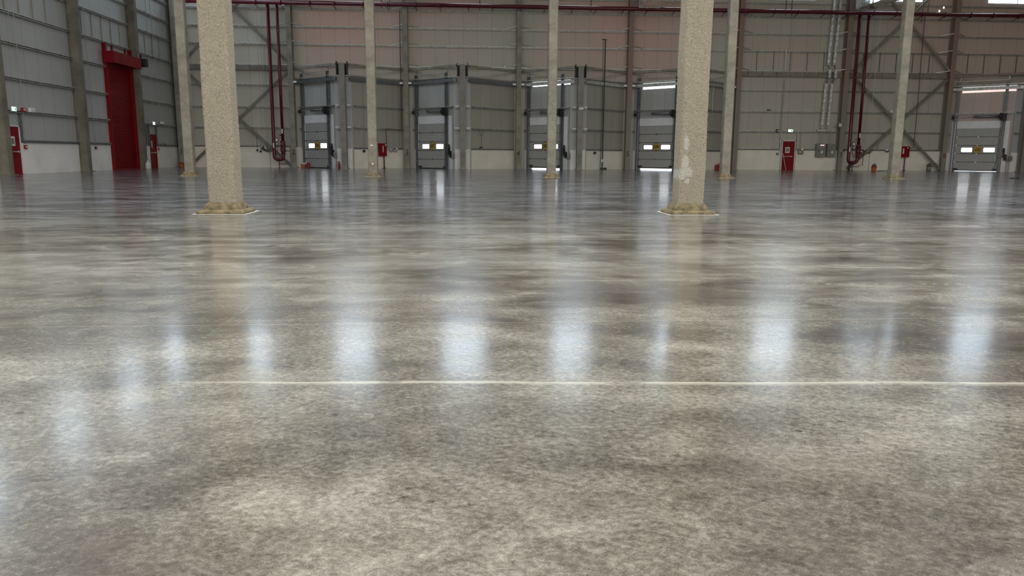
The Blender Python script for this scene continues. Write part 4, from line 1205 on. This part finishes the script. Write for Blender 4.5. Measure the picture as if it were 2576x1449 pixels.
for xo, lab in ((0.0, 'left'), (0.47, 'right')):
    t = thing('wall_trunking', (27.98 + xo, YW - 0.3, 3.12), 0, '%s one of the two shiny galvanised cable trunks above the electrical cabinets' % lab, 'trunking', 'galvanised cable trunks')
    b0 = (27.98 + xo, YW - 0.3, 3.12)
    yy = YW - 0.3
    def seg(z0, z1, x0, x1, y, w_=0.19, mt_='galv_bright'):
        MB().bar((x0 + xo, y, z0), (x1 + xo, y, z1), 0.10, w_, (1, 0, 0)).build('trunk_section', mt_, t, b0)
    seg(7.97, 16.5, 27.93, 28.22, yy)
    seg(7.63, 7.97, 28.02, 27.93, yy - 0.10, 0.05, 'track')
    seg(7.03, 7.63, 28.03, 28.03, yy - 0.16)
    seg(6.62, 7.03, 27.88, 28.03, yy - 0.08, 0.12, 'track')
    seg(3.45, 6.62, 27.80, 27.88, yy)
    seg(3.12, 3.36, 27.80, 27.80, yy, 0.15, 'galv')

# pendant lamps near the top right
for k, (x, z) in enumerate(((36.0, 11.95), (36.32, 12.2))):
    t = thing('pendant_lamp', (x, 58.3, z), 0, 'tiny %s white pendant lamp above the red pipe left of pillar 8' % ('lower' if k == 0 else 'upper'), 'lamp')
    MB().tube([(0, 0, 0.08), (0, 0, TOP - z - 0.02)], 0.008, 6).build('cord', 'conduit', t)
    MB().tube([(0, 0, -0.05), (0, 0, -0.02), (0, 0, 0.04), (0, 0, 0.09)], [0.02, 0.05, 0.05, 0.02], 10).build('bulb', 'lamp', t)

# ------------------------------------------------------------------ objects on the floor
def bucket(x, y, r, h, mt_, label, rim='red_bright', lump=False):
    t = thing('bucket', (x, y, 0), 0, label, 'bucket')
    MB().tube([(0, 0, 0), (0, 0, 0.02), (0, 0, h * 0.78)], [r * 0.82, r * 0.85, r * 0.97], 20).build('body', mt_, t, smooth=True)
    MB().tube([(0, 0, h * 0.78), (0, 0, h * 0.84), (0, 0, h * 0.92), (0, 0, h)], [r * 1.03, r * 1.03, r, r], 20).build('rim', rim, t, smooth=True)
    MB().torus((0, 0, h * 0.9), r * 1.04, 0.008, 'y', 16, 5, 0, math.pi).build('handle', 'galv', t)
    if lump:
        MB().tube([(0, 0, h), (0.02, 0, h + 0.06), (0.03, 0.01, h + 0.14), (0.02, 0, h + 0.2)], [r * 0.95, r * 0.8, r * 0.4, 0.02], 9).build('rag_heap', 'rag', t)
    return t
bucket(-11.75, 57.3, 0.17, 0.36, 'orange', 'orange bucket on the floor between pillar 2 and dock door 06', 'plug')
bucket(-11.45, 57.7, 0.13, 0.38, 'red_bright', 'red canister standing right behind the orange bucket by pillar 2')
bucket(-20.55, 57.6, 0.17, 0.36, 'orange', 'dull orange bucket in the far left corner', 'red_bright')
bucket(-20.15, 57.7, 0.16, 0.28, 'plug', 'pale bucket with black band, behind the far left slim column', 'black')
bucket(30.3, 55.3, 0.19, 0.38, 'orange', 'orange bucket with rags on top, on the floor right of the risers', 'red_bright', True)
bucket(37.3, 58.35, 0.19, 0.42, 'cabinet', 'grey bin with rags beside the foot of pillar 8', 'rag', True) if False else None
t = thing('rag_bin', (35.95, 57.6, 0), 0, 'grey bin heaped with rags left of the brace foot at pillar 8', 'bin')
MB().tube([(0, 0, 0), (0, 0, 0.34)], [0.16, 0.19], 16).build('body', 'cabinet', t, smooth=True)
MB().tube([(0, 0, 0.34), (0.02, 0, 0.42), (0, 0.02, 0.52), (0.03, 0, 0.6)], [0.2, 0.19, 0.12, 0.02], 9).build('rag_heap', 'rag', t)
t = thing('tape_hank', (37.0, 58.28, 0.35), 0, 'pale tangled strap hanging on the brace foot beside pillar 8', 'strap')
hk = MB()
for k in range(3):
    hk.torus((0.05 * k - 0.35, -0.03 * k, 0.2), 0.17 + 0.03 * k, 0.02, 'y', 14, 6, math.pi * 0.8, math.pi * 2.1)
hk.build('loops', 'brace', t)
t = thing('hose_heap', (30.95, 55.4, 0), 0, 'low heap of green hose on the floor beside the orange bucket', 'hose')
mh = MB()
for k in range(5):
    mh.torus((0.28 * k - 0.2 + 0.0, 0.05 * (k % 2), 0.03 + 0.012 * (k % 3)), 0.12 + 0.02 * (k % 2), 0.022, 'z', 16, 6)
mh.build('loops', 'green', t)
t = thing('jerrycan', (19.25, 57.45, 0), 0.15, 'red plastic jerrycan on the floor left of a slim column', 'jerrycan')
MB().box(-0.19, 0.19, -0.12, 0.12, 0, 0.40).build('body', 'red_bright', t, bevel=0.03)
MB().tube([(-0.09, 0, 0.39), (-0.09, 0, 0.45), (0.10, 0, 0.45), (0.12, 0, 0.39)], 0.022, 8).build('handle', 'red_bright', t)
MB().tube([(0.15, 0, 0.38), (0.17, 0, 0.45)], 0.035, 10).build('cap', 'red', t)
t = thing('fire_extinguisher', (-8.90, 55.66, 0), 0, 'red fire extinguisher with black hose standing beside dock door 06', 'fire extinguisher')
MB().tube([(0, 0, 0), (0, 0, 0.03), (0, 0, 0.33), (0, 0, 0.40), (0, 0, 0.43)], [0.07, 0.085, 0.085, 0.06, 0.03], 16).build('cylinder', 'red_bright', t, smooth=True)
MB().box(-0.05, 0.05, -0.03, 0.03, 0.43, 0.50).build('valve_head', 'black', t)
MB().tube([(-0.03, 0, 0.47), (-0.13, 0, 0.50), (-0.17, 0, 0.35), (-0.14, 0, 0.12)], 0.014, 7).build('hose', 'black', t)
t = thing('white_canister', (-20.32, 51.0, 0), 0, 'white canister with narrow neck at the foot of the pillar right of the shutter', 'canister')
MB().tube([(0, 0, 0), (0, 0, 0.02), (0, 0, 0.36), (0, 0, 0.44), (0, 0, 0.46)], [0.13, 0.15, 0.15, 0.06, 0.05], 18).build('body', 'plug', t, smooth=True)
MB().tube([(0, 0, 0.46), (0, 0, 0.56)], 0.035, 10).build('cap', 'white_plastic', t)
t = thing('black_scrap', (28.3, 37.9, 0), 0.1, 'flat black scrap lying on the floor in front of dock door 10', 'scrap')
ms = MB()
for k in range(5):
    ms.box(-0.26 + 0.11 * k, -0.17 + 0.11 * k, -0.05 + 0.01 * (k % 2), 0.05, 0, 0.03 + 0.012 * (k % 2)) if k != 2 else None
ms.build('pieces', 'black', t)
t = thing('bundle', (XL + 0.16, 55.85, 1.48), 0, 'brown bundle lying on the plinth ledge near the far left corner', 'bundle')
MB().tube([(0, -0.4, 0.09), (0, -0.1, 0.14), (0.02, 0.2, 0.12), (0, 0.45, 0.08)], [0.05, 0.09, 0.08, 0.04], 8).build('wrap', 'shoe', t, smooth=True)
